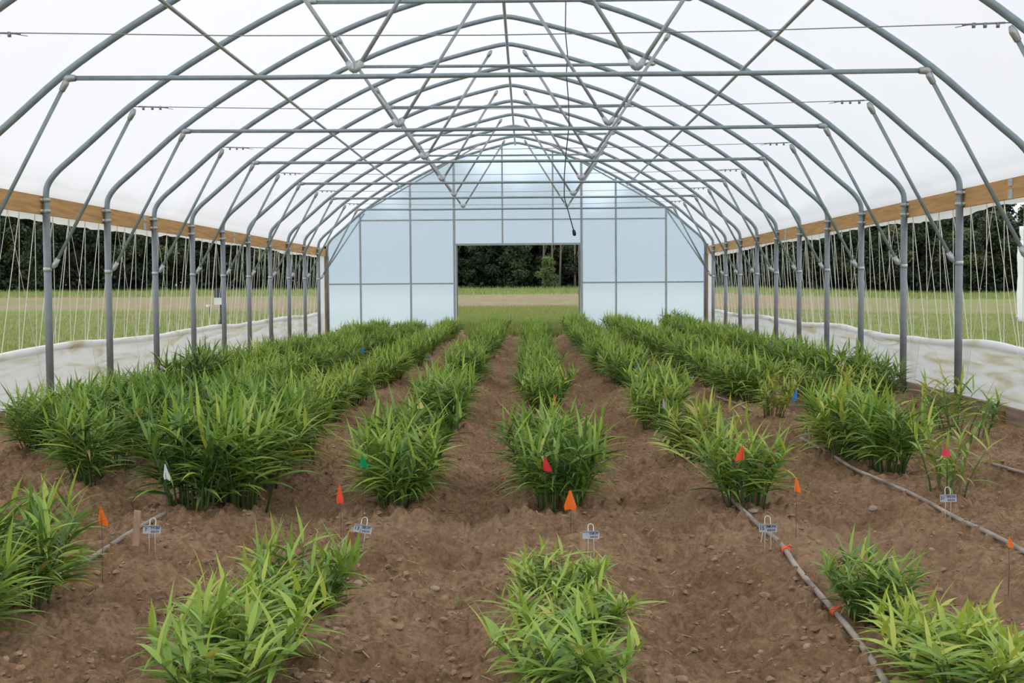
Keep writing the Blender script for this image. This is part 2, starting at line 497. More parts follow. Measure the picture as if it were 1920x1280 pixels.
def hoop(kind):
    root = empty('greenhouse_hoop')
    m = MB(); m.tube([(x, 0, z) for x, z in PROF], 0.031, 10); m.build('arch_pipe', M_GALV, root)
    for s in (-1, 1):
        m = MB(); m.tube([(s * 4.57, 0, -0.34), (s * 4.57, 0, 1.86)], 0.0375, 12); m.build('post', M_POST, root)
        for z in (2.00, 1.89):
            m = MB(); m.tube([(s * 4.57, 0, z - 0.018), (s * 4.57, 0, z + 0.018)], 0.043, 12)
            m.box((s * 4.61, -0.045, z), (0.05, 0.03, 0.03)); m.build('clamp_band', M_STEEL, root)
        a, b = Vector((s * 3.665, 0, 2.885)), Vector((s * 4.515, 0, 1.315))
        m = MB(); m.tube([a, b], 0.0185, 8); kb = m.build('knee_brace', M_GALV, root)
        m = MB(); flat_end(m, a + (a - b).normalized() * 0.02, b - a, 0.027, 0.12); m.build('end_fitting', M_STEEL, kb)
        m = MB(); flat_end(m, b, a - b, 0.027, 0.11)
        m.tube([(s * 4.57, 0, 1.285), (s * 4.57, 0, 1.325)], 0.042, 12); m.build('end_fitting', M_STEEL, kb)
    if kind == 'tie':
        m = MB(); m.tube([(-3.64, 0, 2.905), (-2, 0, 2.895), (0, 0, 2.90), (2, 0, 2.895), (3.64, 0, 2.905)], 0.021, 8); tb = m.build('tie_bar', M_GALV, root)
        for s in (-1, 1):
            m = MB(); flat_end(m, (s * 3.70, 0, 2.905), (-s, 0, 0), 0.03, 0.11); m.build('end_fitting', M_STEEL, tb)
            v = Vector((s * 1.20, 0, 2.93))
            for e in (Vector((s * 1.90, 0, 3.97)), Vector((s * 0.225, 0, 4.475))):
                d = (e - v).normalized()
                m = MB(); m.tube([v + d * 0.06, e - d * 0.05], 0.019, 8); ws = m.build('web_strut', M_TUBE, root)
                m = MB(); flat_end(m, v, d, 0.027, 0.11); m.build('end_fitting', M_STEEL, ws)
                m = MB(); flat_end(m, e, -d, 0.026, 0.10); m.build('end_fitting', M_STEEL, ws)
    elif kind == 'wire':
        m = MB(); m.tube([(-1.85, 0, 3.94), (0, 0, 3.935), (1.85, 0, 3.94)], 0.020, 8); cb = m.build('collar_bar', M_GALV, root)
        for s in (-1, 1):
            m = MB(); flat_end(m, (s * 1.93, 0, 3.945), (-s, 0, 0), 0.027, 0.11); m.build('end_fitting', M_STEEL, cb)
        m = MB(); m.tube([(-3.68, 0, 2.925), (-1.8, 0, 2.885), (0, 0, 2.872), (1.8, 0, 2.885), (3.68, 0, 2.925)], 0.0042, 5); cw = m.build('cross_wire', M_WIRE, root)
        for s in (-1, 1):
            m = MB(); m.tube([(s * 3.62, 0, 2.924), (s * 3.32, 0, 2.914)], 0.007, 6)
            for q in (3.57, 3.48, 3.40):
                m.box((s * q, 0, 2.908), (0.02, 0.02, 0.035))
            m.tube([(s * 3.40, 0, 2.917), (s * 3.27, 0, 2.895)], 0.0035, 4)
            m.build('wire_clip', M_WIRE, cw)
    return root

ORD = ['first', 'second', 'third', 'fourth', 'fifth', 'sixth', 'seventh', 'eighth', 'ninth', 'tenth', 'eleventh', 'twelfth', 'thirteenth', 'fourteenth',
       'fifteenth', 'sixteenth', 'seventeenth', 'eighteenth', 'nineteenth', 'twentieth', 'twenty-first', 'twenty-second', 'twenty-third', 'twenty-fourth', 'twenty-fifth', 'twenty-sixth',
       'twenty-seventh', 'twenty-eighth', 'twenty-ninth', 'thirtieth', 'thirty-first', 'thirty-second', 'thirty-third', 'thirty-fourth', 'thirty-fifth', 'thirty-sixth', 'thirty-seventh', 'thirty-eighth']
tie0, wire0 = hoop('tie'), hoop('wire')
tie_k, wire_k = {c: kids(c) for c in [tie0] + kids(tie0)}, {c: kids(c) for c in [wire0] + kids(wire0)}
def copy_known(o, known, parent=None):
    c = o.copy(); C.objects.link(c)
    if parent: c.parent = parent
    for ch in known.get(o, []): copy_known(ch, known, c)
    return c
used = {'tie': False, 'wire': False}
ks = list(range(-2, 10))
for k in ks:
    kind = 'tie' if (k % 2) else 'wire'
    src, kn = (tie0, tie_k) if kind == 'tie' else (wire0, wire_k)
    o = src if not used[kind] else copy_known(src, kn)
    used[kind] = True
    o.location = (0, Y_B + BAY * k, 0)
    n = 9 - k
    what = 'with long tie bar and web struts' if kind == 'tie' else 'with short collar bar and cross wire'
    tag(o, f'galvanized hoop {what}, {ORD[n + 1]} from the end wall', 'hoop', 'roof hoops along the tunnel')
endh = empty('greenhouse_hoop', (0, 30.34, 0))
m = MB(); m.tube([(x, 0, z) for x, z in PROF], 0.031, 10); m.build('arch_pipe', M_GALV, endh)
for s in (-1, 1):
    m = MB(); m.tube([(s * 4.57, 0, -0.34), (s * 4.57, 0, 1.86)], 0.0375, 12); m.build('post', M_POST, endh)
    m = MB(); m.tube([(s * 3.665, 0, 2.885), (s * 4.56, -1.1, 1.315)], 0.0185, 8); m.build('knee_brace', M_GALV, endh)
tag(endh, 'galvanized hoop without struts, framing the end wall itself', 'hoop', 'roof hoops along the tunnel')

# purlins under the hoops
def purlin(x, lab, r=0.021):
    m = MB(); z = arch_z(x) - 0.05
    m.tube([(x, 7.6, z)] + [(x, y, z - 0.004 * (i % 2)) for i, y in enumerate(np.arange(9, 30, 3.0))] + [(x, 30.34, z)], r, 8)
    o = m.build('roof_purlin', M_TUBE)
    tag(o, lab, 'pipe', 'purlins running the length of the roof')
purlin(0.0, 'long steel ridge pipe running under the peak of every hoop')
purlin(-2.76, 'long steel pipe running lengthwise under the hoops on the left roof slope', 0.019)
purlin(2.70, 'long steel pipe running lengthwise under the hoops on the right roof slope', 0.019)
for s, sd in ((-1, 'left'), (1, 'right')):
    m = MB(); m.tube([(s * 0.75, 28.4, arch_z(0.75) - 0.07), (s * 3.5, 30.28, arch_z(3.5) - 0.06)], 0.018, 8)
    tag(m.build('wind_brace', M_TUBE), f'slanted steel wind brace in the last bay, {sd} half of the roof', 'brace', 'wind braces by the end wall')

# ------------------------------------------------------------------ roof film
ys = np.arange(3.0, 30.55, 0.305)
pr = np.array(PROF)
tang = np.gradient(pr, axis=0)
nrm = np.stack([-tang[:, 1], tang[:, 0]], 1)
nrm /= np.linalg.norm(nrm, axis=1)[:, None]
offp = pr + nrm * 0.045
low_ = offp[:, 1] < 2.12
offp[low_, 0] = np.sign(offp[low_, 0]) * 4.662
offp[:, 1] = np.maximum(offp[:, 1], 1.90 + 0.002 * np.minimum(np.arange(len(offp)), np.arange(len(offp))[::-1]))
ph = ((ys - Y_B) / BAY) % 1.0
sag = 0.030 * np.sin(np.pi * ph) ** 2
X = offp[None, :, 0] * (1 - 0.004 * (sag / 0.03))[:, None] * 1.0
Z = offp[None, :, 1] - sag[:, None] * np.clip((offp[None, :, 1] - 2.0) / 1.0, 0, 1)
X = np.repeat(offp[None, :, 0], len(ys), 0)
Y = np.repeat(ys[:, None], offp.shape[0], 1)
roof = grid_mesh('ceiling', X, Y, Z, M_FILM)
tag(roof, 'white translucent plastic film roof stretched over the hoops', None, None, 'structure')
rng = random.Random(5)
for s in (-1, 1):
    yy = np.arange(6.0, 30.2, 0.11)
    top = np.full(len(yy), 1.88)
    bot = 1.845 - 0.06 * vnoise(yy * 1.1, yy * 0 + s, 44) ** 1.2 - 0.02 * vnoise(yy * 6, yy * 0, 45)
    X = np.stack([np.full(len(yy), s * 4.662), s * (4.662 + 0.02 * vnoise(yy * 3, yy * 0, 46))], 1)
    Y = np.stack([yy, yy], 1); Z = np.stack([top, bot], 1)
    fl = grid_mesh('film_edge', X, Y, Z, M_WHITE)
    fl.parent = roof

# ------------------------------------------------------------------ hip boards and baseboards
SPL = Y_B + (6.19 - 6.87) * BAY             # splice position just in front of the first clear post
for s, sd in ((-1, 'left'), (1, 'right')):
    cuts = [SPL + 4.88 * i + (0.0 if s > 0 else -0.3) for i in range(-1, 5)]
    cuts = [c for c in cuts if c < 30.0] + [30.40]
    for i in range(len(cuts) - 1):
        y0, y1 = cuts[i], cuts[i + 1]
        root = empty('hip_board', (s * 4.628, (y0 + y1) / 2, 1.95))
        m = MB(); m.box((0, 0, 0), (0.038, y1 - y0 - 0.004, 0.185)); m.build('plank', M_WOOD, root, smooth=False)
        if i > 0:
            for z in (0.055, -0.05):
                m = MB(); m.box((-s * 0.0215, -(y1 - y0) / 2 + 0.03, z), (0.005, 0.10, 0.062 if z > 0 else 0.085)); m.build('splice_plate', M_STEEL, root, smooth=False)
        where = f'{ORD[len(cuts) - 2 - i]} plank from the end wall along the {sd} side'
        tag(root, f'long orange-brown wooden hip board, {where}', 'board', 'hip boards along the side walls')
    side = f'baseboard_{sd}'
    root = empty(side, (s * 4.62, 0, -0.12))
    yy = list(np.arange(5.0, 30.3, 4.88)) + [30.4]
    for i in range(len(yy) - 1):
        m = MB(); m.box((0, (yy[i] + yy[i + 1]) / 2, -0.05 + 0.012 * (i % 2)), (0.04, yy[i + 1] - yy[i] - 0.006, 0.27)); m.build('plank', M_OLDWOOD, root, smooth=False)
        m = MB(); m.box((-s * 0.035, yy[i] + 1.56, -0.06), (0.045, 0.09, 0.24)); m.build('cleat', M_STAKE2, root, smooth=False)
    tag(root, f'weathered wooden baseboard at the foot of the {sd} wall', None, None, 'structure')

# ------------------------------------------------------------------ side curtains, ropes
for s, sd in ((-1, 'left'), (1, 'right')):
    root = empty('side_curtain', (0, 0, 0))
    yy = np.arange(6.0, 30.0, 0.055)
    tt = np.linspace(0, 1, 26)
    YY, TT = np.meshgrid(yy, tt)
    topz = 0.485 + 0.02 * np.sin(yy * 1.1 + s) + 0.03 * (vnoise(yy * 0.9, yy * 0, 50 + s) - 0.5)
    Zc = topz[None, :] * (1 - TT) + (-0.05) * TT
    fold = 0.055 * (vnoise(YY * 0.45 + 3 * s, TT * 3.2 + YY * 0.28, 51 + s) - 0.35) + 0.03 * (vnoise(YY * 1.4, TT * 9 - YY * 0.7 * s, 52 + s) - 0.4) + 0.008 * (vnoise(YY * 9, TT * 4, 53) - 0.5)
    ridge = np.abs(vnoise(YY * 0.35 + 9, TT * 4.5 + YY * 0.33, 61 + s) - 0.5)
    fold += 0.05 * np.maximum(0.18 - ridge, 0) / 0.18
    Xc = s * (4.70 - np.minimum(fold * 1.25, 0.06) * np.sin(np.clip(TT, 0, 1) * math.pi) ** 0.5)
    cur = grid_mesh('curtain_sheet', Xc, YY, Zc, M_CURTAIN); cur.parent = root
    m = MB()
    rn = 0.033 + 0.010 * vnoise(yy * 2.3, yy * 0, 54 + s)
    idx = list(range(0, len(yy), 3))
    m.tube([(s * (4.69 - 0.006 * math.sin(yy[i] * 2)), yy[i], topz[i] - 0.005) for i in idx], [float(rn[i]) for i in idx], 10)
    m.build('curtain_roll', M_CURTAIN, root)
    tag(root, f'rolled-down dirty white plastic side curtain along the {sd} wall', 'curtain', 'side curtains')
    for outer in (True, False):
        m = MB(); pts = []
        sp = BAY / 8 if outer else BAY / 2.3
        y = 7.0
        i = 0
        rg = random.Random(7 + s + outer)
        while y < 29.5:
            j = rg.uniform(-0.05, 0.05)
            if i % 2 == 0: pts.append((s * (4.64 if outer else 4.632), y + j, 1.857))
            else: pts.append((s * (4.745 if outer else 4.622), y + j, (0.30 if outer else 0.0)))
            y += sp; i += 1
        m.tube(pts, 0.0038 if outer else 0.0026, 5)
        o = m.build('lacing_rope', M_ROPE, smooth=False)
        tag(o, f'white rope laced zigzag {"outside" if outer else "inside"} the curtain, {sd} wall', 'rope', 'zigzag ropes over the side openings')
    # white end strip and corner post
    m = MB()
    m.box((s * 4.62, 29.86, 0.83), (0.02, 0.50, 2.05))
    tag(m.build('film_strip', M_WHITE, smooth=False), f'narrow white film strip closing the {sd} opening beside the end wall', 'film panel')
    m = MB(); m.box((s * 4.63, 30.24, 0.75), (0.09, 0.09, 2.2))
    tag(m.build('corner_post', M_POSTWOOD, smooth=False), f'brown wooden corner post at the {sd} edge of the end wall', 'post')

# ------------------------------------------------------------------ end wall
DX0, DX1, DZ = -1.44, 1.56, 2.115
wv, wf = [], []
def quad(x0, x1, z0a, z0b, z1a, z1b):
    n = len(wv); wv.extend([(x0, Y_END, z0a), (x1, Y_END, z0b), (x1, Y_END, z1b), (x0, Y_END, z1a)]); wf.append((n, n + 1, n + 2, n + 3))
xx = sorted(set([round(v, 4) for v in list(np.linspace(-4.57, 4.57, 60)) + [DX0, DX1]]))
for a, b in zip(xx[:-1], xx[1:]):
    z0 = DZ if (a >= DX0 - 1e-6 and b <= DX1 + 1e-6) else -0.3
    za = max(arch_z(a) + 0.03, 1.95); zb = max(arch_z(b) + 0.03, 1.95)
    quad(a, b, z0, z0, za, zb)
wm = MB(); wm.v = wv; wm.f = wf; wm.mi = [0] * len(wf); wm.t = [0] * len(wv)
wall = wm.build('wall_back', M_ENDFILM)
tag(wall, 'bluish translucent plastic film end wall with a doorway', None, None, 'structure')
fr = empty('end_wall_frame', (0, Y_END - 0.05, 0))
def bar(name, a, b, w=0.046, material=M_TUBE):
    a, b = Vector(a), Vector(b)
    m = MB(); c = (a + b) / 2; d = b - a
    m.box(c, (max(abs(d.x), w), w, max(abs(d.z), w))); return m.build(name, material, fr, smooth=False)
for x in (-3.77, -2.55, 2.42, 3.63):
    bar('mullion', (x, 0, -0.2), (x, 0, arch_z(x) - 0.03))
for x in (-0.32, 0.90):
    bar('mullion', (x, 0, DZ + 0.03), (x, 0, arch_z(x) - 0.03), 0.04)
for x in (DX0 - 0.05, DX1 + 0.03):
    bar('door_jamb', (x, 0, -0.2), (x, 0, arch_z(x) - 0.03), 0.058)
bar('door_stop', (DX0 + 0.01, 0, -0.2), (DX0 + 0.01, 0, DZ), 0.035, M_POST)
bar('door_stop', (DX1 - 0.03, 0, -0.2), (DX1 - 0.03, 0, DZ), 0.035, M_POST)
bar('door_header', (DX0 - 0.05, 0, DZ + 0.01), (DX1 + 0.03, 0, DZ + 0.01), 0.05)
bar('girt', (-3.77, 0.005, 2.72), (3.63, 0.005, 2.72), 0.036)
bar('girt', (-4.53, 0.005, 1.185), (DX0 - 0.08, 0.005, 1.185), 0.036)
bar('girt', (DX1 + 0.06, 0.005, 1.185), (4.53, 0.005, 1.185), 0.036)
tag(fr, 'grey square-tube frame of the end wall around the open doorway', 'frame')

# ------------------------------------------------------------------ hanging cord
pp = [at_y(x, y, 14.8) for x, y in [(1061, -12), (1060, 60), (1064, 100), (1062, 140), (1066, 190), (1067, 235), (1061, 290), (1058, 330), (1058, 370), (1068, 405), (1075, 430)]]
root = empty('hanging_cord', pp[0])
sm_ = catmull([(0, 0)], 1) if False else None
m = MB(); m.tube([p - pp[0] for p in pp], 0.0065, 6); m.build('cord', M_CORD, root)
m = MB(); e = pp[-1] - pp[0]
m.tube([e, e + Vector((0.006, 0, -0.02)), e + Vector((0.012, 0, -0.05)), e + Vector((0.015, 0, -0.075))], [0.010, 0.020, 0.022, 0.015], 8); m.build('plug', M_BLACK, root)
tag(root, 'thin dark electric cord with a black plug hanging from the roof peak', 'cord')

# ------------------------------------------------------------------ ginger plants
def leaf(m, base, az, elev, L, w, droop, tone, rng):
    ca, sa = math.cos(az), math.sin(az)
    side = Vector((-sa, ca, 0))
    segs = 6
    p = Vector(base); e = elev
    vs = []
    prof = (0.30, 0.86, 1.0, 0.86, 0.56, 0.24, 0.02)
    tw = rng.uniform(-0.5, 0.5)
    for i in range(segs + 1):
        t = i / segs
        d = Vector((ca * math.cos(e), sa * math.cos(e), math.sin(e)))
        nrm_ = Vector((-ca * math.sin(e), -sa * math.sin(e), math.cos(e)))
        sd = side * math.cos(tw) + nrm_ * math.sin(tw)
        hw = w * prof[i] * 0.5
        lift = nrm_ * hw * 0.45
        vs += [p - sd * hw + lift, p, p + sd * hw + lift]
        p = p + d * (L / segs)
        e -= droop / segs * (0.5 + t)
    fs = []
    for i in range(segs):
        b = i * 3
        fs += [(b, b + 1, b + 4, b + 3), (b + 1, b + 2, b + 5, b + 4)]
    m.add(vs, fs, tone)

def ginger(seed, shoots, H, rad, tone0, tvar, yellow=0.04, lean=0.30, L=0.20, w=0.026, nl=13):
    rng = random.Random(seed)
    t_lo = 0.33 if H > 0.3 else 0.22
    st, fo = MB(), MB()
    for k in range(shoots):
        a = rng.uniform(0, 2 * math.pi); rr = rad * math.sqrt(rng.random())
        b = Vector((rr * math.cos(a), rr * math.sin(a), -0.05))
        h = H * rng.uniform(0.72, 1.05) * (1 - 0.12 * rr / rad)
        ln = (rr / rad) * lean + rng.uniform(0, 0.10)
        la = a + rng.uniform(-0.5, 0.5)
        lv = Vector((math.cos(la), math.sin(la), 0)) * ln * h
        def pos(t): return b + Vector((0, 0, h + 0.05)) * (t - 0.06 * t * t * ln * 3) + lv * t ** 1.5
        st.add([], [])
        n0 = len(st.v)
        st.tube([pos(t) for t in (0, 0.3, 0.6, 0.9)], [0.0055, 0.005, 0.004, 0.002], 5)
        tn = min(1, max(0, rng.gauss(0.35, 0.15) + (0.4 if rng.random() < yellow * 2 else 0)))
        for i in range(n0, len(st.v)): st.t[i] = tn
        az = rng.uniform(0, math.pi)
        st_tone = rng.gauss(tone0, tvar * 0.6)
        n = max(5, int(nl * rng.uniform(0.8, 1.15)))
        for j in range(n):
            t = t_lo + (0.98 - t_lo) * (j + rng.uniform(-0.3, 0.3)) / n
            aj = az + (j % 2) * math.pi + rng.uniform(-0.45, 0.45)
            f = math.sin(math.pi * min(1, max(0.12, 0.15 + t * 0.75)))
            LL = L * rng.uniform(0.75, 1.12) * (0.55 + 0.5 * f)
            tone = min(0.78, max(0.0, st_tone + rng.gauss(0, tvar)))
            if rng.random() < yellow: tone = rng.uniform(0.75, 1.0)
            el = R(rng.uniform(6, 40)) if t < 0.72 else R(rng.uniform(22, 60))
            leaf(fo, pos(t), aj, el, LL, w * rng.uniform(0.8, 1.15), R(rng.uniform(25, 75)), tone, rng)
        for q in range(1):
            leaf(fo, pos(0.97), az + rng.uniform(0, 6.28), R(rng.uniform(52, 84)), L * rng.uniform(0.7, 1.0), w * 0.85, R(rng.uniform(5, 35)), min(0.8, st_tone + rng.uniform(0.03, 0.2)), rng)
    root = empty('ginger_plant')
    fo_o = fo.build('foliage', M_LEAF, root, tone=True)
    if shoots > 9:
        return (root, fo_o, st.build('stems', M_STEM, root, tone=True))
    parts = []                                   # few shoots: each one on its own
    nv, nf = len(st.v) // shoots, len(st.f) // shoots
    for k in range(shoots):
        q = MB(); q.v = st.v[k * nv:(k + 1) * nv]; q.t = st.t[k * nv:(k + 1) * nv]
        q.f = [[i - k * nv for i in f] for f in st.f[k * nf:(k + 1) * nf]]; q.mi = [0] * nf
        parts.append(q.build('stem', M_STEM, root, tone=True))
    return (root, fo_o, *parts)

PROTO = {
    'fresh': [ginger(1, 26, 0.26, 0.12, 0.58, 0.09, 0.03, 0.62, 0.20, 0.020, 12), ginger(2, 24, 0.26, 0.12, 0.55, 0.09, 0.03, 0.65, 0.20, 0.020, 12)],
    'mid': [ginger(3, 25, 0.40, 0.105, 0.45, 0.15, 0.012, 0.44, 0.225, 0.0195, 16), ginger(4, 23, 0.40, 0.105, 0.49, 0.14, 0.015, 0.46, 0.225, 0.0195, 16), ginger(9, 26, 0.40, 0.105, 0.41, 0.14, 0.012, 0.42, 0.225, 0.0195, 16)],
    'dark': [ginger(5, 24, 0.42, 0.105, 0.29, 0.13, 0.012, 0.38, 0.225, 0.0195, 16), ginger(6, 24, 0.42, 0.105, 0.33, 0.13, 0.02, 0.40, 0.225, 0.0195, 16)],
    'yellow': [ginger(7, 16, 0.40, 0.11, 0.54, 0.13, 0.13, 0.45, 0.19, 0.018, 13), ginger(8, 14, 0.40, 0.10, 0.60, 0.13, 0.20, 0.45, 0.19, 0.018, 12)],
    'sparse': [ginger(10, 9, 0.38, 0.10, 0.52, 0.12, 0.16, 0.42, 0.20, 0.018, 11), ginger(12, 9, 0.36, 0.17, 0.40, 0.12, 0.06, 0.30, 0.18, 0.019, 12)],
}
used_proto = set()
ROWNAME = dict(C='centre row', L1='first row left of centre', L2='second row left of centre', L3='third row left of centre', L4='row along left curtain',
               R1='first row right of centre', R2='second row right of centre', R3='row along right curtain')
DESC = dict(fresh='short yellow-green', mid='bushy green', dark='dark green', yellow='pale yellowing', sparse='thin straggly')
plants = {k: [] for k in ROWS}
prng = random.Random(21)
def plant(row, y, kind, sc, dx=0.0, zs=1.0):
    plants[row].append((y, kind, sc, dx, zs))
def plot(row, y0, y1, kind, sc, step=0.5, dx=0.0):
    y = y0
    while y <= y1:
        k = kind
        if kind == 'mix': k = prng.choice(['mid', 'mid', 'dark', 'mid'])
        if kind == 'mixy': k = prng.choice(['mid', 'mid', 'yellow'])
        plant(row, y + prng.uniform(-0.06, 0.06), k, sc * prng.uniform(0.9, 1.08), dx + prng.uniform(-0.07, 0.07))
        y += step
# centre row
plant('C', 3.40, 'fresh', 0.88, -0.04, 0.78); plant('C', 3.85, 'fresh', 0.82, -0.03, 0.68); plant('C', 4.42, 'fresh', 0.74, -0.04, 0.72)
plant('C', 6.15, 'mid', 1.0, 0.0); plant('C', 6.55, 'mid', 1.05, 0.03); plant('C', 7.0, 'dark', 0.95, -0.08)
plot('C', 10.9, 29.0, 'mix', 0.88, 0.58, 0.0)
# first left
plant('L1', 3.33, 'fresh', 0.95, -0.17, 0.9); plant('L1', 3.66, 'fresh', 0.95, -0.15, 0.86); plant('L1', 4.25, 'fresh', 0.80, -0.10, 1.12)
plot('L1', 6.15, 7.1, 'mid', 1.08, 0.42)
plot('L1', 9.6, 11.3, 'mid', 1.0, 0.45, 0.0); plot('L1', 14.0, 16.6, 'mixy', 0.95, 0.5); plot('L1', 18.2, 28.6, 'mix', 0.9, 0.6)
# second left
plant('L2', 3.75, 'mid', 0.9, -0.10); plant('L2', 4.25, 'mid', 1.0, -0.10)
plot('L2', 6.15, 8.4, 'dark', 1.17, 0.42, 0.02); plot('L2', 6.3, 8.2, 'mid', 1.15, 0.6, 0.12)
plot('L2', 9.7, 12.4, 'mixy', 0.98, 0.5); plot('L2', 13.7, 15.4, 'mid', 0.95, 0.5); plot('L2', 16.9, 18.6, 'mix', 0.95, 0.5); plot('L2', 20.4, 28.4, 'mixy', 0.9, 0.6)
# third left
plot('L3', 7.0, 9.4, 'dark', 1.02, 0.45, 0.0); plot('L3', 10.4, 13.2, 'mix', 1.0, 0.5); plot('L3', 14.2, 19.2, 'mix', 0.95, 0.52); plot('L3', 20.2, 28.2, 'mix', 0.88, 0.65)
# along left curtain
plot('L4', 8.3, 11.6, 'mix', 1.0, 0.5); plant('L4', 12.2, 'dark', 1.2); plant('L4', 12.7, 'dark', 1.15); plot('L4', 13.4, 18.5, 'mid', 0.95, 0.55); plot('L4', 19.2, 28.4, 'mixy', 0.9, 0.68)
# first right
plant('R1', 3.35, 'fresh', 0.88, 0.12, 0.75); plant('R1', 3.66, 'fresh', 0.78, 0.16, 0.75); plant('R1', 4.05, 'mid', 0.66, 0.08, 0.85)
plant('R1', 6.22, 'mid', 0.96, 0.04)
plant('R1', 7.55, 'yellow', 1.0, 0.03); plant('R1', 7.95, 'dark', 0.85, -0.02); plot('R1', 9.5, 10.9, 'mid', 1.0, 0.45)
plot('R1', 13.2, 28.8, 'mix', 1.02, 0.55)
# second right
plant('R2', 6.5, 'sparse', 1.0, 0.14); plot('R2', 7.35, 8.6, 'mid', 1.05, 0.38, 0.0)
plant('R2', 10.2, 'yellow', 0.9, -0.05); plot('R2', 11.6, 12.6, 'mid', 1.0, 0.45); plot('R2', 13.2, 28.4, 'mix', 1.05, 0.58)
# along right curtain
plant('R3', 9.25, 'sparse', 1.12, 0.1); plant('R3', 8.9, 'sparse', 1.0, 0.05); plant('R3', 11.2, 'yellow', 0.95, -0.1); plot('R3', 11.9, 12.9, 'dark', 1.08, 0.4, 0.25)
plot('R3', 12.3, 13.2, 'yellow', 1.0, 0.5, -0.3); plot('R3', 13.8, 27.5, 'mix', 1.05, 0.6, 0.1); plant('R3', 28.3, 'dark', 1.35, 0.28)
for row, lst in plants.items():
    lst.sort()
    n = len(lst)
    for i, (y, kind, sc, dx, zs) in enumerate(lst):
        arr = PROTO[kind]
        pi = prng.randrange(len(arr))
        pr_ = arr[pi]
        if id(pr_) in used_proto:
            o = pr_[0].copy(); C.objects.link(o)
            for ch in pr_[1:]:
                c = ch.copy(); C.objects.link(c); c.parent = o
        else:
            used_proto.add(id(pr_)); o = pr_[0]
        x = ROWS[row] + dx
        o.location = (x, y, Gs(x, y) + 0.005)
        o.rotation_euler = (0, 0, prng.uniform(0, 6.28))
        o.scale = (sc, sc, sc * zs)
        nm = f'{ORD[i]} from the camera' if i < n / 2 else f'{ORD[n - 1 - i]} from the end wall'
        tag(o, f'{DESC[kind]} ginger plant, {nm}, {ROWNAME[row]}', 'plant', 'ginger plants in rows')
for arr in PROTO.values():                       # drop any pattern that no row used
    for pr_ in arr:
        if id(pr_) not in used_proto:
            for o in pr_[::-1]: bpy.data.objects.remove(o)

# yellow stem lying flat
root = empty('fallen_ginger_stem')
a, b = at_g(1352, 925), at_g(1222, 868)
b.z += 0.13
root.location = a
rng = random.Random(4)
m = MB(); ps = [Vector((0, 0, 0.01)), (b - a) * 0.35 + Vector((0, 0, 0.05)), (b - a) * 0.7 + Vector((0, 0, 0.06)), (b - a) + Vector((0, 0, 0.05))]
m.tube(ps, [0.006, 0.005, 0.004, 0.002], 6); m.t = [0.9] * len(m.v); m.build('stem', M_STEM, root, tone=True)
m = MB(); az0 = math.atan2((b - a).y, (b - a).x)
for j in range(15):
    t = 0.45 + 0.55 * j / 15
    p = (b - a) * t + Vector((0, 0, 0.05))
    leaf(m, p, az0 + (0.9 if j % 2 else -0.9) * rng.uniform(0.4, 1.2), R(rng.uniform(0, 35)), rng.uniform(0.13, 0.20), 0.022, R(rng.uniform(20, 60)), rng.uniform(0.74, 0.84), rng)
m.build('foliage', M_LEAF, root, tone=True)
tag(root, 'yellow ginger stem fallen over the soil beside the grey drip tube', 'plant')

# ------------------------------------------------------------------ flags
def cloth(name, col):
    m, nt, out = mat(name)
    p = N(nt, 'ShaderNodeBsdfPrincipled', Roughness=0.45); p.inputs['Base Color'].default_value = (*col, 1)
    t = N(nt, 'ShaderNodeBsdfTranslucent'); t.inputs['Color'].default_value = (*col, 1)
    x = N(nt, 'ShaderNodeMixShader'); x.inputs['Fac'].default_value = 0.35
    nt.links.new(p.outputs[0], x.inputs[1]); nt.links.new(t.outputs[0], x.inputs[2]); nt.links.new(x.outputs[0], out.inputs['Surface'])
    return m
FC = {'orange': cloth('flag_orange', (1.0, 0.20, 0.02)), 'red orange': cloth('flag_red_orange', (0.95, 0.10, 0.03)), 'red': cloth('flag_red', (0.75, 0.02, 0.03)), 'white': cloth('flag_white', (0.82, 0.84, 0.86)),
      'green': cloth('flag_green', (0.0, 0.33, 0.11)), 'pale yellow': cloth('flag_yellow_green', (0.78, 0.76, 0.30)), 'pink': cloth('flag_pink', (0.92, 0.06, 0.16)), 'blue': cloth('flag_blue', (0.02, 0.25, 0.72)),
      'lilac': cloth('flag_lilac', (0.62, 0.42, 0.62)), 'golden': cloth('flag_gold', (0.9, 0.42, 0.02)), 'salmon': cloth('flag_salmon', (0.88, 0.12, 0.13))}
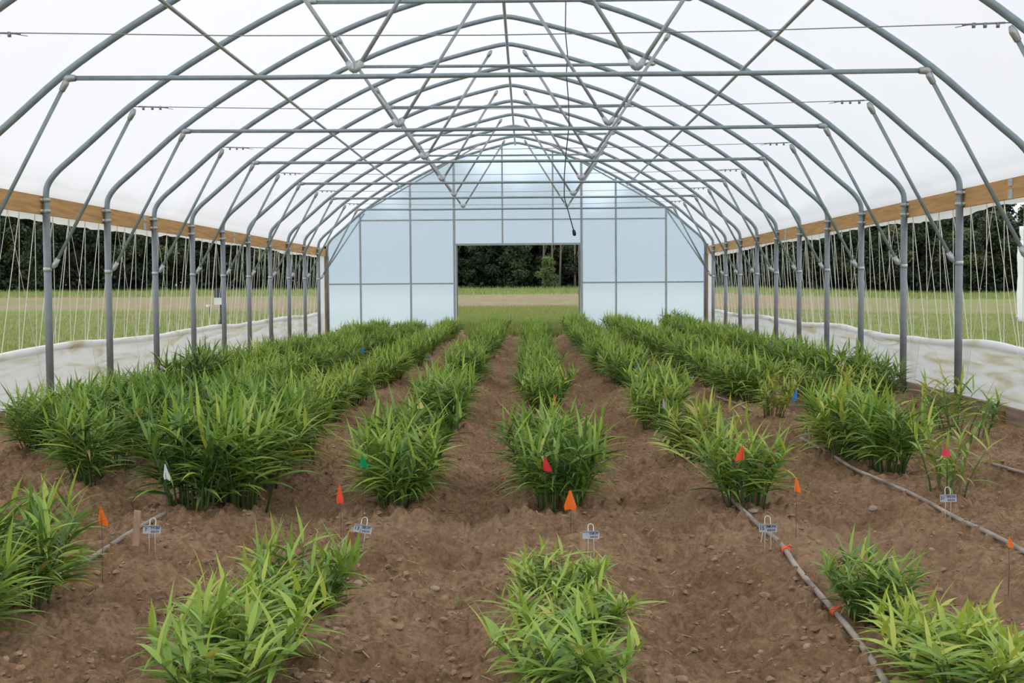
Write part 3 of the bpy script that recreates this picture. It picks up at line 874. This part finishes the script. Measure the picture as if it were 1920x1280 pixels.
def flag(px, py, d, colour, wpx, hpx, lean, label):
    """px,py: the flag's middle; wpx,hpx its size in the photo"""
    top = at_y(px - lean * wpx * 0.3, py - hpx / 2, d)
    k = d / F_PX
    wd, ht = wpx * k, hpx * k
    g = Gs(top.x, top.y)
    root = empty('marker_flag', (top.x, top.y, g))
    zt = top.z - g
    m = MB(); m.tube([(0, 0, -0.05), (0.003, 0, zt * 0.5), (0, 0, zt + 0.006)], 0.0011, 5); m.build('wire', M_CORD, root)
    rg = random.Random(int(px * 7 + py))
    m = MB(); rows, cols = 7, 5
    vs, fs = [], []
    for i in range(rows):
        t = i / (rows - 1)
        # hangs limp from a narrow top, widest near its lower edge
        half = wd * (0.16 + 0.84 * min(1, t * 1.25) ** 1.1) * (1 if t < 0.8 else 1 - (t - 0.8) * 1.6)
        for j in range(cols):
            q = j / (cols - 1)
            x = lean * wd * 0.3 * t + (q - 0.5) * half + (0.12 * wd * (q - 0.5) if t == 1 else 0)
            y = -0.004 + 0.18 * wd * math.sin(q * 5.5 + px) * t
            z = zt - ht * t + (-0.16 * ht * abs(q - 0.5 + 0.25 * lean) + 0.07 * ht) * t
            vs.append((x, y, z))
    for i in range(rows - 1):
        for j in range(cols - 1):
            b = i * cols + j; fs.append((b, b + 1, b + cols + 1, b + cols))
    m.add(vs, fs)
    m.build('flag', FC[colour], root)
    tag(root, label, 'flag', 'plot marker flags')
flag(195, 967, 4.75, 'orange', 20, 36, 1, 'orange flag on bare soil before the wooden stake and the tag marked 7')
flag(314, 885, 5.85, 'white', 14, 30, 1, 'white flag before the tall dark clump behind the tag marked 7')
flag(637, 926, 5.15, 'red orange', 14, 38, 0, 'red-orange flag on bare soil before the tag marked 13')
flag(684, 866, 5.75, 'green', 18, 24, 1, 'green flag before the clump behind the tag marked 13')
flag(790, 757, 8.7, 'pale yellow', 15, 20, 1, 'pale yellow flag between two clumps, first row left of the centre row')
flag(1027, 870, 5.8, 'red', 18, 28, 1, 'dark red flag on the centre row clump, behind the bigger orange flag')
flag(1069, 938, 5.55, 'orange', 25, 38, 0, 'large bright orange flag at the foot of the centre row clump')
flag(1386, 850, 5.9, 'red orange', 19, 27, -1, 'red-orange flag before the compact clump behind the tag marked 15')
flag(1496, 909, 5.35, 'orange', 13, 28, 1, 'orange flag on a thin wire in bare soil between two drip tubes')
flag(1771, 843, 6.3, 'pink', 18, 28, -1, 'bright pink flag over the straggly plant behind the tag marked 31')
flag(1490, 740, 9.9, 'blue', 9, 24, -1, 'bright blue flag beside the pale yellowing plant, second row right of centre')
flag(1541, 775, 8.6, 'salmon', 13, 24, 0, 'salmon red flag at the edge of the big green clump right of centre')
flag(1198, 687, 12.9, 'blue', 10, 17, 1, 'blue flag at the first dense clump of the first row right of centre')
flag(1339, 688, 12.8, 'green', 7, 16, 0, 'small green flag in the dense foliage of the second row right of centre')
flag(1385, 690, 12.4, 'blue', 7, 11, 0, 'tiny blue flag half hidden in foliage beside the small green flag')
flag(1246, 757, 9.2, 'lilac', 8, 20, 1, 'lilac flag on the clump right of the centre path')
flag(1895, 1016, 4.5, 'orange', 12, 22, 1, 'orange flag beside the end of the drip tube, lower right corner')
flag(1039, 750, 9.6, 'orange', 8, 22, 0, 'narrow orange flag behind the front clump of the centre row')
flag(873, 691, 13.4, 'orange', 6, 12, 0, 'tiny orange flag beside a yellowing clump, first row left of centre')
flag(690, 696, 13.3, 'red', 8, 16, 0, 'small red flag by a bushy clump, second row left of centre')
flag(507, 704, 12.2, 'red orange', 9, 14, 1, 'red-orange flag right beside a golden flag among the left rows')
flag(494, 712, 11.8, 'golden', 9, 16, 1, 'golden flag right beside a red-orange flag among the left rows')
flag(342, 745, 9.7, 'orange', 7, 15, 0, 'small orange flag half hidden in the third row left of centre')
flag(280, 781, 8.6, 'green', 8, 22, 0, 'green flag in shade between the clumps of the left rows')
flag(568, 756, 9.3, 'white', 13, 16, 1, 'white flag before a bushy clump, second row left of centre')
flag(678, 712, 13.0, 'white', 6, 10, 1, 'tiny white flag just below a small red flag')
flag(680, 655, 16.6, 'blue', 6, 12, 0, 'tiny blue flag between far clumps of the left rows')
flag(1028, 684, 13.3, 'green', 5, 12, 0, 'tiny green flag on the far part of the centre row')

# ------------------------------------------------------------------ plot tags
def text_mesh(s, size):
    cu = bpy.data.curves.new('lettering', 'FONT')
    cu.body = s; cu.size = size; cu.align_x = 'CENTER'; cu.align_y = 'CENTER'; cu.extrude = 0.0004; cu.resolution_u = 3; cu.offset = size * 0.012
    o = bpy.data.objects.new('lettering', cu); C.objects.link(o)
    dg = bpy.context.evaluated_depsgraph_get()
    me = bpy.data.meshes.new_from_object(o.evaluated_get(dg))
    bpy.data.objects.remove(o); bpy.data.curves.remove(cu)
    return me
def tagsign(px, py, wpx, lines, label, rot=0.0, tilt=0.35, leg=0.11):
    p = at_z(px, py, 0.0)
    z = 0.0
    for _ in range(6):
        z = Gs(p.x, p.y) + leg
        p = at_z(px, py, z)
    k = p.y / F_PX
    w = wpx * k; h = w * 0.43
    root = empty('plot_tag', (p.x, p.y, Gs(p.x, p.y)))
    root.rotation_euler = (0, rot, 0)
    T = Matrix.Translation((0, 0, leg)) @ Matrix.Rotation(-tilt, 4, 'X')
    m = MB()
    m.box((0, 0, 0), (w, 0.0016, h)); m.box((0, -0.004, h / 2), (w, 0.009, 0.0022))
    m.v = [tuple(T @ Vector(v)) for v in m.v]
    m.build('sign_plate', M_TAG, root, smooth=False)
    m = MB(); lw = w * 0.16; th = h * 1.15
    pts = [(-lw, 0.004, -h / 2), (-lw, 0.004, h / 2 + th * 0.55)] + [(-lw * math.cos(a), 0.004, h / 2 + th * 0.6 + lw * 1.1 * math.sin(a)) for a in (0.4, 0.9, 1.57, 2.24, 2.74)] + [(lw, 0.004, h / 2 + th * 0.55), (lw, 0.004, -h / 2)]
    pts = [T @ Vector(q) for q in pts]
    m.tube([Vector((pts[0].x - 0.002, pts[0].y + 0.004, -0.06))] + pts + [Vector((pts[-1].x + 0.002, pts[-1].y + 0.004, -0.06))], 0.0017, 6)
    m.build('wire_holder', M_TAGWIRE, root)
    def put(me, x, zz):
        me.materials.clear(); me.materials.append(M_INK)
        o = bpy.data.objects.new('lettering', me); C.objects.link(o); o.parent = root
        o.matrix_local = T @ Matrix.Translation((x, -0.0014, zz)) @ Matrix.Rotation(math.pi / 2, 4, 'X')
    if lines:
        a, b, c = lines
        if a: put(text_mesh(a, h * 0.66), -w * 0.34, 0)
        put(text_mesh(b, h * 0.46), w * 0.17, h * 0.20); put(text_mesh(c, h * 0.40), w * 0.17, -h * 0.24)
    else:
        m = MB()                         # far tags: marks too small to read
        for i, (x, zz, ww) in enumerate(((-0.34, 0, 0.12), (0.10, 0.17, 0.30), (0.14, -0.2, 0.34))):
            m.box((x * w, -0.0012, zz * h), (ww * w, 0.0006, h * (0.42 if i == 0 else 0.16)))
        m.v = [tuple(T @ Vector(v)) for v in m.v]
        m.build('marks', M_INK, root, smooth=False)
    tag(root, label, 'plant tag', 'zinc plot tags')
tagsign(285, 993, 34, ('7', 'YY-Bd', '6/6/24'), 'zinc tag marked 7 on a wire beside the pale wooden stake')
tagsign(672, 991, 34, ('13', 'BB-PI', '6/6/24'), 'zinc tag marked 13 leaning before the clump with the green flag', 0.17)
tagsign(1108, 1003, 32, ('', 'KM-PI', '6/6/24'), 'zinc tag beside a wooden stake in the centre row')
tagsign(1440, 990, 34, ('15', 'BM-FA', '6/6/24'), 'zinc tag marked 15 beside the grey drip tube', 0.0, 0.15)
tagsign(1778, 934, 31, ('31', 'SN-FA', '6/6/24'), 'zinc tag marked 31 before the straggly plant with the pink flag', 0.0, 0.2)
tagsign(812, 819, 21, None, 'small zinc tag at the start of the second plot, first row left of centre')
tagsign(563, 817, 20, None, 'small zinc tag beside a brown stake, second row left of centre')
tagsign(697, 735, 15, None, 'small zinc tag below the small red flag, second row left of centre')
tagsign(762, 691, 13, None, 'small zinc tag beside an orange-brown stake, far in the second row left of centre')
tagsign(1520, 811, 21, None, 'small zinc tag at the head of the drip tube, second row right of centre', 0.0, 0.6)
tagsign(882, 733, 13, None, 'small zinc tag below a yellowing clump, first row left of centre')
tagsign(803, 671, 11, None, 'tiny zinc tag before a yellowing clump far down the left rows')

def stake(px, pbot, ptop, wpx, material, label, lean=0.0):
    p = at_g(px, pbot)
    k = p.y / F_PX
    h = (pbot - ptop) * k * 1.06
    w = wpx * k
    root = MB()
    vs = [(-w / 2, -0.006, -0.06), (w / 2, -0.006, -0.06), (w / 2, 0.006, -0.06), (-w / 2, 0.006, -0.06)]
    tp = [(-w / 2 + lean * h, -0.006, h), (w / 2 + lean * h, -0.006, h - w * 0.15), (w / 2 + lean * h, 0.006, h - w * 0.15), (-w / 2 + lean * h, 0.006, h)]
    root.add(vs + tp, [(3, 2, 1, 0), (4, 5, 6, 7), (0, 1, 5, 4), (1, 2, 6, 5), (2, 3, 7, 6), (3, 0, 4, 7)])
    o = root.build('wooden_stake', material, smooth=False)
    o.location = p
    tag(o, label, 'stake', 'wooden plot stakes')
stake(252, 1031, 959, 12, M_STAKE, 'tall pale wooden stake beside the zinc tag marked 7', 0.1)
stake(650, 1032, 997, 13, M_STAKE2, 'reddish brown wooden stake below the zinc tag marked 13', 0.25)
stake(1092, 1036, 999, 10, M_STAKE, 'tan wooden stake at the edge of the centre row tag', 0.0)
stake(546, 851, 806, 11, M_STAKE, 'pale brown wooden stake beside the small tag, second row left of centre', 0.0)
stake(684, 742, 732, 7, M_STAKE2, 'short brown stake beside the tag below the small red flag', 0.0)
stake(753, 704, 688, 6, M_STAKE2, 'thin orange-brown stake beside a small tag far in the left rows', 0.0)
stake(794, 678, 657, 5, M_STAKE2, 'thin brown stake before the yellowing clump far down the left rows', 0.0)
stake(1536, 826, 812, 8, M_STAKE, 'short wooden stake beside the tag at the head of the drip tube', 0.0)
stake(1276, 818, 805, 8, M_STAKE, 'short pale stake at the foot of the clump behind the fallen yellow stem', 0.0)

# ------------------------------------------------------------------ drip tubes
def drip(pxs, label, r=0.0105, lift=0.020, rings=()):
    pts = []
    base = [at_g(x, y) for x, y in pxs]
    for a, b in zip(base[:-1], base[1:]):
        n = max(2, int((b - a).length / 0.08))
        for i in range(n):
            p = a.lerp(b, i / n)
            pts.append(Vector((p.x + 0.008 * math.sin(p.y * 5.1), p.y, Gs(p.x, p.y) + float(rough_soil(np.array([p.x]), np.array([p.y]))[0]) * 0.35 + lift)))
    pts.append(base[-1] + Vector((0, 0, lift)))
    m_ = pts[:]
    for _ in range(6):
        q_ = m_[:]
        for i in range(1, len(pts) - 1): m_[i] = (q_[i - 1] + q_[i] * 2 + q_[i + 1]) / 4
    root = empty('drip_tube', m_[0])
    m = MB(); m.tube([p - m_[0] for p in m_], r, 8); m.build('tube', M_DRIP, root)
    for (x, y) in rings:
        q = at_g(x, y)
        i = min(range(1, len(m_) - 1), key=lambda i: (m_[i] - q).length)
        d = (m_[i + 1] - m_[i - 1]).normalized()
        m = MB()
        for s_ in (-0.014, 0.0, 0.014):
            c = m_[i] + d * s_ - m_[0]
            ax = d.orthogonal().normalized(); ay = d.cross(ax)
            m.tube([c + (ax * math.cos(t) + ay * math.sin(t)) * (r + 0.003) for t in np.linspace(0, 6.283, 12)], 0.004, 5)
        c = m_[i] - m_[0] + Vector((0, 0, r))
        m.tube([c, c + Vector((0.014, -0.006, 0.012)), c + Vector((0.026, 0, 0.002))], 0.0035, 5)
        m.build('orange_tie', M_ORANGE_RING, root)
    tag(root, label, 'hose', 'drip irrigation tubes')
drip([(92, 1102), (150, 1070), (200, 1036), (238, 1010), (262, 996), (318, 966)], 'grey drip tube passing behind the pale stake, second row left of centre')
drip([(596, 1076), (625, 1046), (652, 1016), (663, 1000)], 'whitish drip tube end at the tag marked 13', 0.0125)
drip([(1352, 928), (1375, 950), (1397, 965), (1425, 995), (1450, 1016), (1474, 1042), (1497, 1076), (1530, 1118), (1562, 1158), (1590, 1188), (1620, 1228), (1650, 1272), (1662, 1295)], 'long grey drip tube with two orange ties, first row right of centre', 0.0105, 0.020, ((1474, 1043), (1562, 1157)))
drip([(1499, 826), (1530, 842), (1560, 862), (1600, 885), (1650, 905), (1700, 930), (1760, 960), (1830, 1000), (1850, 1008), (1885, 1024), (1935, 1052)], 'long grey drip tube running past the tag marked 31', 0.0105)
drip([(1858, 872), (1885, 881), (1935, 897)], 'short grey drip tube end in bare soil beside the straggly plants', 0.0105)
drip([(1345, 748), (1375, 758), (1412, 777)], 'thin dark drip tube end behind the fallen yellow stem, first rows right of centre', 0.010)

# ------------------------------------------------------------------ stones, clods, straw, weeds
def blob(m, c, r, rng, lo=0.78, hi=1.2):
    t = (1 + 5 ** 0.5) / 2
    V0 = [(-1, t, 0), (1, t, 0), (-1, -t, 0), (1, -t, 0), (0, -1, t), (0, 1, t), (0, -1, -t), (0, 1, -t), (t, 0, -1), (t, 0, 1), (-t, 0, -1), (-t, 0, 1)]
    F0 = [(0, 11, 5), (0, 5, 1), (0, 1, 7), (0, 7, 10), (0, 10, 11), (1, 5, 9), (5, 11, 4), (11, 10, 2), (10, 7, 6), (7, 1, 8), (3, 9, 4), (3, 4, 2), (3, 2, 6), (3, 6, 8), (3, 8, 9), (4, 9, 5), (2, 4, 11), (6, 2, 10), (8, 6, 7), (9, 8, 1)]
    sx, sy, sz = rng.uniform(0.8, 1.35), rng.uniform(0.8, 1.25), rng.uniform(0.55, 0.85)
    a = rng.uniform(0, 6.28); ca, sa = math.cos(a), math.sin(a)
    vs = []
    for v in V0:
        k = r / 1.9 * rng.uniform(lo, hi)
        x, y, z = v[0] * k * sx, v[1] * k * sy, v[2] * k * sz
        vs.append((c[0] + x * ca - y * sa, c[1] + x * sa + y * ca, c[2] + z))
    m.add(vs, F0)
rng = random.Random(99)
for (px, py, wpx, lab) in [(1184, 1090, 15, 'pale square pebble on bare soil right of the centre row'), (815, 1108, 20, 'flat tan stone on bare soil between the two front plots'),
                           (672, 1098, 20, 'brown oval stone beside the front plot left of centre'), (1637, 958, 20, 'rounded pinkish stone between two drip tubes'),
                           (1412, 962, 19, 'brown stone against the drip tube behind the tag marked 15'), (492, 937, 11, 'small round pebble before the tall dark clump'),
                           (1270, 1256, 14, 'pale pebble at the lower edge, right of the centre row'), (1860, 1010, 22, 'tan stone at the broken end of the drip tube'), (1877, 1262, 18, 'pale stone in the lower right corner')]:
    p = at_g(px, py)
    m = MB(); r = wpx / 2 * p.y / F_PX * 1.25
    blob(m, (0, 0, r * 0.35), r, rng)
    o = m.build('stone', M_STONE); o.location = p
    sb = o.modifiers.new('round', 'SUBSURF'); sb.levels = 1; sb.render_levels = 1
    tag(o, lab, 'stone')
m = MB()
for i in range(14000):
    y = 3.2 + 9.5 * rng.random() ** 1.7; x = rng.uniform(-3.2, 3.6) * min(1, y / 7 + 0.15)
    r = 0.0035 + 0.014 * rng.random() ** 3.5
    blob(m, (x, y, Gs(x, y) + r * 0.1), r, rng, 0.62, 1.3)
zz = np.array(m.v); e = rough_soil(zz[:, 0].reshape(-1, 12).mean(1), zz[:, 1].reshape(-1, 12).mean(1))
zz[:, 2] += np.repeat(e, 12); m.v = [tuple(v) for v in zz]
tag(m.build('soil_clods', M_CLOD, smooth=False), 'loose crumbs of brown soil scattered over the beds', 'soil', None, 'stuff')
m = MB()
for i in range(1900):
    y = 3.4 + 12 * rng.random() ** 1.5; x = rng.uniform(-3.4, 3.8) * min(1, y / 7 + 0.2)
    if rng.random() < 0.35:
        px, py = rng.choice([(1560, 812), (1180, 840), (1600, 800), (1500, 790), (1430, 740), (1100, 850), (760, 970), (1860, 945)])
        p = at_z(px + rng.gauss(0, 40), py + rng.gauss(0, 10), -0.03); x, y = p.x, p.y
    a = rng.uniform(0, 3.14); L = rng.uniform(0.02, 0.09) * (2.0 if rng.random() < 0.06 else 1); w = rng.uniform(0.0010, 0.0022)
    z = Gs(x, y) + float(rough_soil(np.array([x]), np.array([y]))[0]) + 0.004
    d = Vector((math.cos(a), math.sin(a), rng.uniform(-0.05, 0.15))) * L / 2; s_ = Vector((-math.sin(a), math.cos(a), 0)) * w
    p = Vector((x, y, z))
    m.add([p - d - s_, p + d - s_, p + d + s_, p - d + s_], [(0, 1, 2, 3)])
tag(m.build('straw', M_STRAW, smooth=False), 'bits of dry straw and dead leaf lying on the soil', 'straw', None, 'stuff')
m = MB()
for (px, py, n, sp) in [(800, 1075, 26, 30), (900, 935, 22, 18), (860, 1125, 14, 14), (300, 975, 26, 26), (215, 925, 20, 30), (1180, 1000, 10, 40), (920, 1010, 12, 40), (640, 1255, 10, 20), (1560, 955, 8, 12), (1340, 985, 12, 50), (480, 1000, 10, 40), (760, 1140, 8, 40)]:
    for i in range(n):
        p = at_z(px + rng.gauss(0, sp * 0.6), py + rng.gauss(0, sp * 0.22), -0.04); g = Gs(p.x, p.y)
        leaf(m, (p.x, p.y, g), rng.uniform(0, 6.28), R(rng.uniform(20, 75)), rng.uniform(0.02, 0.055), 0.004, R(30), rng.uniform(0, 0.6), rng)
tag(m.build('weeds', M_GRASS, tone=True), 'small green weed sprouts in the bare soil', 'weeds', None, 'stuff')

# ------------------------------------------------------------------ grass outside
nr = np.random.default_rng(3)
def blades(P, H, name, label):
    n = len(P)
    a = nr.uniform(0, 2 * math.pi, n); w = H * 0.055 + 0.004
    lx, ly = nr.normal(0, 0.30, n) * H, nr.normal(0, 0.30, n) * H
    dx, dy = np.cos(a) * w, np.sin(a) * w
    V = np.empty((n, 3, 3))
    V[:, 0] = P + np.stack([-dx, -dy, 0 * a - 0.01], 1); V[:, 1] = P + np.stack([dx, dy, 0 * a - 0.01], 1); V[:, 2] = P + np.stack([lx, ly, H], 1)
    Fq = np.arange(n * 3).reshape(n, 3)
    o = np_mesh(name, V.reshape(-1, 3), Fq, M_GRASS, smooth=False, tone=np.repeat(np.clip(nr.normal(0.42, 0.22, n), 0, 1), 3))
    return tag(o, label, 'grass', None, 'stuff')
n = 60000
y = 31 + 24 * nr.random(n) ** 1.8; x = (nr.random(n) * 2 - 1) * (2.2 + (y - 30) * 0.10)
H = 0.05 + 0.15 * nr.random(n) * np.where(y < 33, 1.3, 0.9)
blades(np.stack([x, y, F(x, y)], 1), H, 'grass', 'short green grass outside the open doorway')
n = 9000
y = 28.7 + 2.0 * nr.random(n); x = nr.uniform(-1.2, 1.3, n)
keep = nr.random(n) < smooth(28.6, 30.2, y); x, y = x[keep], y[keep]
zt = np.where(y < Y_END + 0.2, G(x, np.minimum(y, 30.5)), F(x, y))
blades(np.stack([x, y, zt], 1), 0.08 + 0.20 * nr.random(len(x)), 'grass', 'taller grass growing in over the doorway threshold')
n = 90000
y = 14 + 38 * nr.random(n) ** 1.2; sgn = np.where(nr.random(n) < 0.5, -1, 1)
x = sgn * (5.0 + (y * 0.50 - 3.5) * nr.random(n))
blades(np.stack([x, y, F(x, y)], 1), 0.03 + 0.10 * nr.random(n), 'grass', 'mown grass and weeds beyond the side openings')
n = 30000
y = 92 + 52 * nr.random(n); x = nr.uniform(-0.45, 0.45, n) * y
blades(np.stack([x, y, F(x, y)], 1), 0.10 + 0.35 * nr.random(n), 'grass', 'tall pale grass along the foot of the woods')

# ------------------------------------------------------------------ woods
def tree_proto(seed, H, Wd, n, trunk=0.16, low=0.05, leafs=0.34, name='tree', material=None, lobes=26, trunk_mat=None):
    rg = np.random.default_rng(seed)
    root = empty(name)
    m = MB(); rr = random.Random(seed)
    m.tube([(0, 0, -0.5), (rr.uniform(-.2, .2), 0, H * 0.35), (rr.uniform(-.4, .4), rr.uniform(-.3, .3), H * 0.85)], [trunk, trunk * 0.75, trunk * 0.2], 7)
    for i in range(7):
        z = H * rr.uniform(0.3, 0.75); a = rr.uniform(0, 6.28); L = Wd * rr.uniform(0.25, 0.45)
        m.tube([(0, 0, z), (L * 0.5 * math.cos(a), L * 0.5 * math.sin(a), z + L * 0.35), (L * math.cos(a), L * math.sin(a), z + L * 0.6)], [trunk * 0.35, trunk * 0.22, trunk * 0.08], 5)
    m.build('trunk', M_BARK, root)
    zc = H * (low + (1 - low) * rg.random(lobes) ** 0.85)
    prof = np.sin(np.clip((zc / H - low) / (1 - low), 0.04, 0.98) * math.pi * 0.86 + 0.35)
    a = rg.uniform(0, 2 * math.pi, lobes); rad = Wd * 0.40 * prof * np.sqrt(rg.random(lobes))
    cen = np.stack([rad * np.cos(a), rad * np.sin(a), zc], 1)
    sz = Wd * rg.uniform(0.13, 0.24, lobes)
    li = rg.integers(0, lobes, n)
    d = rg.normal(size=(n, 3)); d /= np.linalg.norm(d, axis=1)[:, None]
    p = cen[li] + d * (sz[li] * rg.random(n) ** 0.33)[:, None] * np.array([1, 1, 0.7])
    p[:, 2] = np.clip(p[:, 2], 0.05, None)
    u = rg.normal(size=(n, 3)); u /= np.linalg.norm(u, axis=1)[:, None]
    v = np.cross(u, d + rg.normal(size=(n, 3)) * 0.3); v /= np.maximum(np.linalg.norm(v, axis=1), 1e-6)[:, None]
    s1 = (leafs * rg.uniform(0.5, 1.1, n))[:, None]; s2 = s1 * 0.55
    V = np.stack([p - u * s1, p - v * s2, p + u * s1, p + v * s2], 1).reshape(-1, 3)
    lt = np.clip(rg.normal(0.42, 0.24, lobes), 0, 1)
    tone = np.repeat(np.clip(lt[li] + rg.normal(0, 0.16, n), 0, 1), 4)
    o = np_mesh('crown', V, np.arange(n * 4).reshape(n, 4), material or M_TREE, root, smooth=False, tone=tone)
    return root, kids(root)
TP = [tree_proto(31, 13, 11, 15000, 0.2, 0.0, 0.36, lobes=48), tree_proto(32, 14.5, 10.5, 15000, 0.2, 0.04, 0.36, lobes=48), tree_proto(33, 11, 10.5, 14000, 0.16, 0.0, 0.36, lobes=44), tree_proto(34, 15, 9.5, 14000, 0.22, 0.16, 0.36, lobes=40)]
tused = set()
trng = random.Random(12)
def put_tree(i, x, y, sc, label):
    r_, ch = TP[i]
    if i in tused:
        o = r_.copy(); C.objects.link(o)
        for c in ch:
            k = c.copy(); C.objects.link(k); k.parent = o
    else:
        tused.add(i); o = r_
    o.location = (x, y, Fs(x, y) - 0.1); o.rotation_euler = (0, 0, trng.uniform(0, 6.28)); o.scale = (sc, sc, sc * trng.uniform(0.92, 1.08))
    tag(o, label, 'tree', 'trees of the woods behind the field')
def sector(q):
    if q < -0.17: return 'dark leafy tree of the woods seen through the left side opening'
    if q < -0.065: return 'dark leafy tree of the woods behind the left half of the end wall'
    if q < 0.055: return 'dark leafy tree of the woods seen through the open doorway'
    if q < 0.14: return 'dark leafy tree of the woods behind the right half of the end wall'
    return 'dark leafy tree of the woods seen through the right side opening'
for rowi, (D, st, sc0) in enumerate(((148, 4.6, 0.70), (154, 5.0, 0.80), (161, 5.0, 0.84))):
    x = -78.0
    while x < 80:
        q = x / D
        y = D + trng.uniform(-2.5, 2.5)
        sc = sc0 * trng.uniform(0.82, 1.1)
        if q > 0.2: sc *= 0.95
        if abs(q + 0.042) < 0.022 and rowi: sc *= 1.22
        if -0.11 < q < -0.066: sc *= 0.85
        put_tree(trng.choice([0, 1, 2, 3] if rowi else [0, 1, 2, 2]), x, y, sc, sector(q))
        x += st * trng.uniform(0.75, 1.2)
bp_, bch = tree_proto(41, 3.4, 3.0, 3500, 0.06, 0.0, 0.16, 'bush', M_BUSH, 22)
p = at_g(1027, 541, Fs); 
bp_.location = (CAM.x + (1027 - 987) / F_PX * 141, 141, Fs(2, 141) - 0.1)
tag(bp_, 'light green rounded bush in front of the dark woods, seen through the doorway', 'bush')

n = 26000
ux = nr.uniform(-80, 80, n); uy = nr.uniform(146, 158, n); uz = F(ux, uy) + 3.2 * nr.random(n) ** 1.3 * (0.5 + vnoise(ux * 0.3, uy * 0.3, 71))
up_ = np.stack([ux, uy, uz], 1); a1 = nr.normal(size=(n, 3)); a1 /= np.linalg.norm(a1, axis=1)[:, None]
a2 = np.cross(a1, nr.normal(size=(n, 3))); a2 /= np.linalg.norm(a2, axis=1)[:, None]
sz_ = nr.uniform(0.18, 0.42, n)[:, None]
V = np.stack([up_ - a1 * sz_, up_ - a2 * sz_ * 0.55, up_ + a1 * sz_, up_ + a2 * sz_ * 0.55], 1).reshape(-1, 3)
o = np_mesh('undergrowth', V, np.arange(n * 4).reshape(n, 4), M_TREE, smooth=False, tone=np.repeat(np.clip(nr.normal(0.35, 0.2, n), 0, 1), 4))
tag(o, 'dark undergrowth between the trees of the woods', 'undergrowth', None, 'stuff')

for (px, ptop, lean_, nth) in ((1018, 448, 0.1, 'one of the three beside the rounded bush'), (1037, 446, -0.1, 'directly behind the rounded bush'), (1049, 446, 0.15, 'just past the rounded bush'), (1078, 470, 0.0, 'close to the door jamb, beyond the bush')):
    xw = CAM.x + (px - 987) / F_PX * 145.2
    m = MB(); zb = Fs(xw, 145.2); ht = 1.1 + (539 - ptop) / F_PX * 145.2 - zb + 1.5
    m.tube([(0, 0, -0.3), (lean_, 0, ht * 0.5), (lean_ * 1.5, 0, ht)], [0.15, 0.12, 0.07], 6)
    m.tube([(lean_, 0, ht * 0.5), (lean_ + 0.5, 0.1, ht * 0.75), (lean_ + 0.7, 0.1, ht * 0.95)], [0.07, 0.05, 0.03], 5)
    o = m.build('tree_trunk', M_PALEBARK); o.location = (xw, 145.2, zb)
    tag(o, f'slender pale tree trunk before the dark woods, {nth}', 'tree')

# ------------------------------------------------------------------ things in the field
p = at_g(415, 612, Fs, -0.1)
root = empty('weather_station', p); k = p.y / F_PX
m = MB(); m.tube([(0, 0, -0.2), (0, 0, 1.05)], 0.03, 8); m.build('mast', M_DARKGREY, root)
m = MB()
for a in (0.3, 2.4, 4.5): m.tube([(0, 0, 0.28), (0.2 * math.cos(a), 0.2 * math.sin(a), -0.1)], 0.02, 6)
m.build('tripod', M_DARKGREY, root)
m = MB(); m.box((0, -0.05, 0.72), (0.32, 0.15, 0.20)); m.build('white_shelter', M_WBOX, root, smooth=False)
m = MB(); m.box((-0.03, -0.06, 0.95), (0.24, 0.14, 0.26)); m.build('instrument_box', M_DARKGREY, root, smooth=False)
m = MB(); m.tube([(0, 0, 1.0), (0.28, 0, 1.12)], 0.018, 6); m.build('arm', M_DARKGREY, root)
m = MB(); m.box((0.30, 0, 1.16), (0.14, 0.05, 0.05)); m.tube([(0.26, 0, 1.15), (0.42, 0, 1.36)], 0.03, 6); m.build('wind_vane', M_BLACK, root)
tag(root, 'dark weather station on a mast in the field beyond the left opening', 'weather station')
p = at_g(393, 600, Fs, -0.1)
root = empty('rain_gauge', p)
m = MB(); m.tube([(0.02, 0, -0.2), (0, 0, 0.45)], 0.016, 6); m.build('post', M_BARK, root)
m = MB(); m.box((-0.05, 0, 0.47), (0.11, 0.06, 0.07)); m.build('gauge_head', M_WBOX, root, smooth=False)
tag(root, 'small white gauge on a thin stick beside the weather station', 'gauge')
p = at_g(1914, 604, Fs, -0.1)
root = empty('wrapped_post', (p.x + 0.08, p.y, p.z)); H_ = (604 - 425) * p.y / F_PX
m = MB()
zz = np.linspace(0.02, H_, 24)
m.tube([(0.012 * math.sin(i * 0.7), 0, z) for i, z in enumerate(zz)], [0.20 + 0.006 * math.sin(i * 2.1) - (0.10 if i == 20 else 0) - (0.05 if i in (19, 21) else 0) - 0.05 * (i > 21) for i in range(24)], 12)
m.build('plastic_wrap', M_WHITE, root)
m = MB(); m.tube([(-0.17, 0, H_ * 20 / 23 - 0.04), (-0.3, -0.05, H_ * 20 / 23 - 0.08)], 0.012, 5)
m.tube([(-0.1 * math.cos(t) * 1.15, 0.115 * math.sin(t), H_ * 20 / 23) for t in np.linspace(0, 6.28, 12)], 0.014, 5); m.build('tie', M_ROPE, root)
m = MB(); m.tube([(-0.22, 0, -0.3), (-0.22, 0, 0.18)], 0.03, 6); m.build('foot_stake', M_BLACK, root)
tag(root, 'tall post wrapped in white plastic film standing in the field beyond the right opening', 'post')
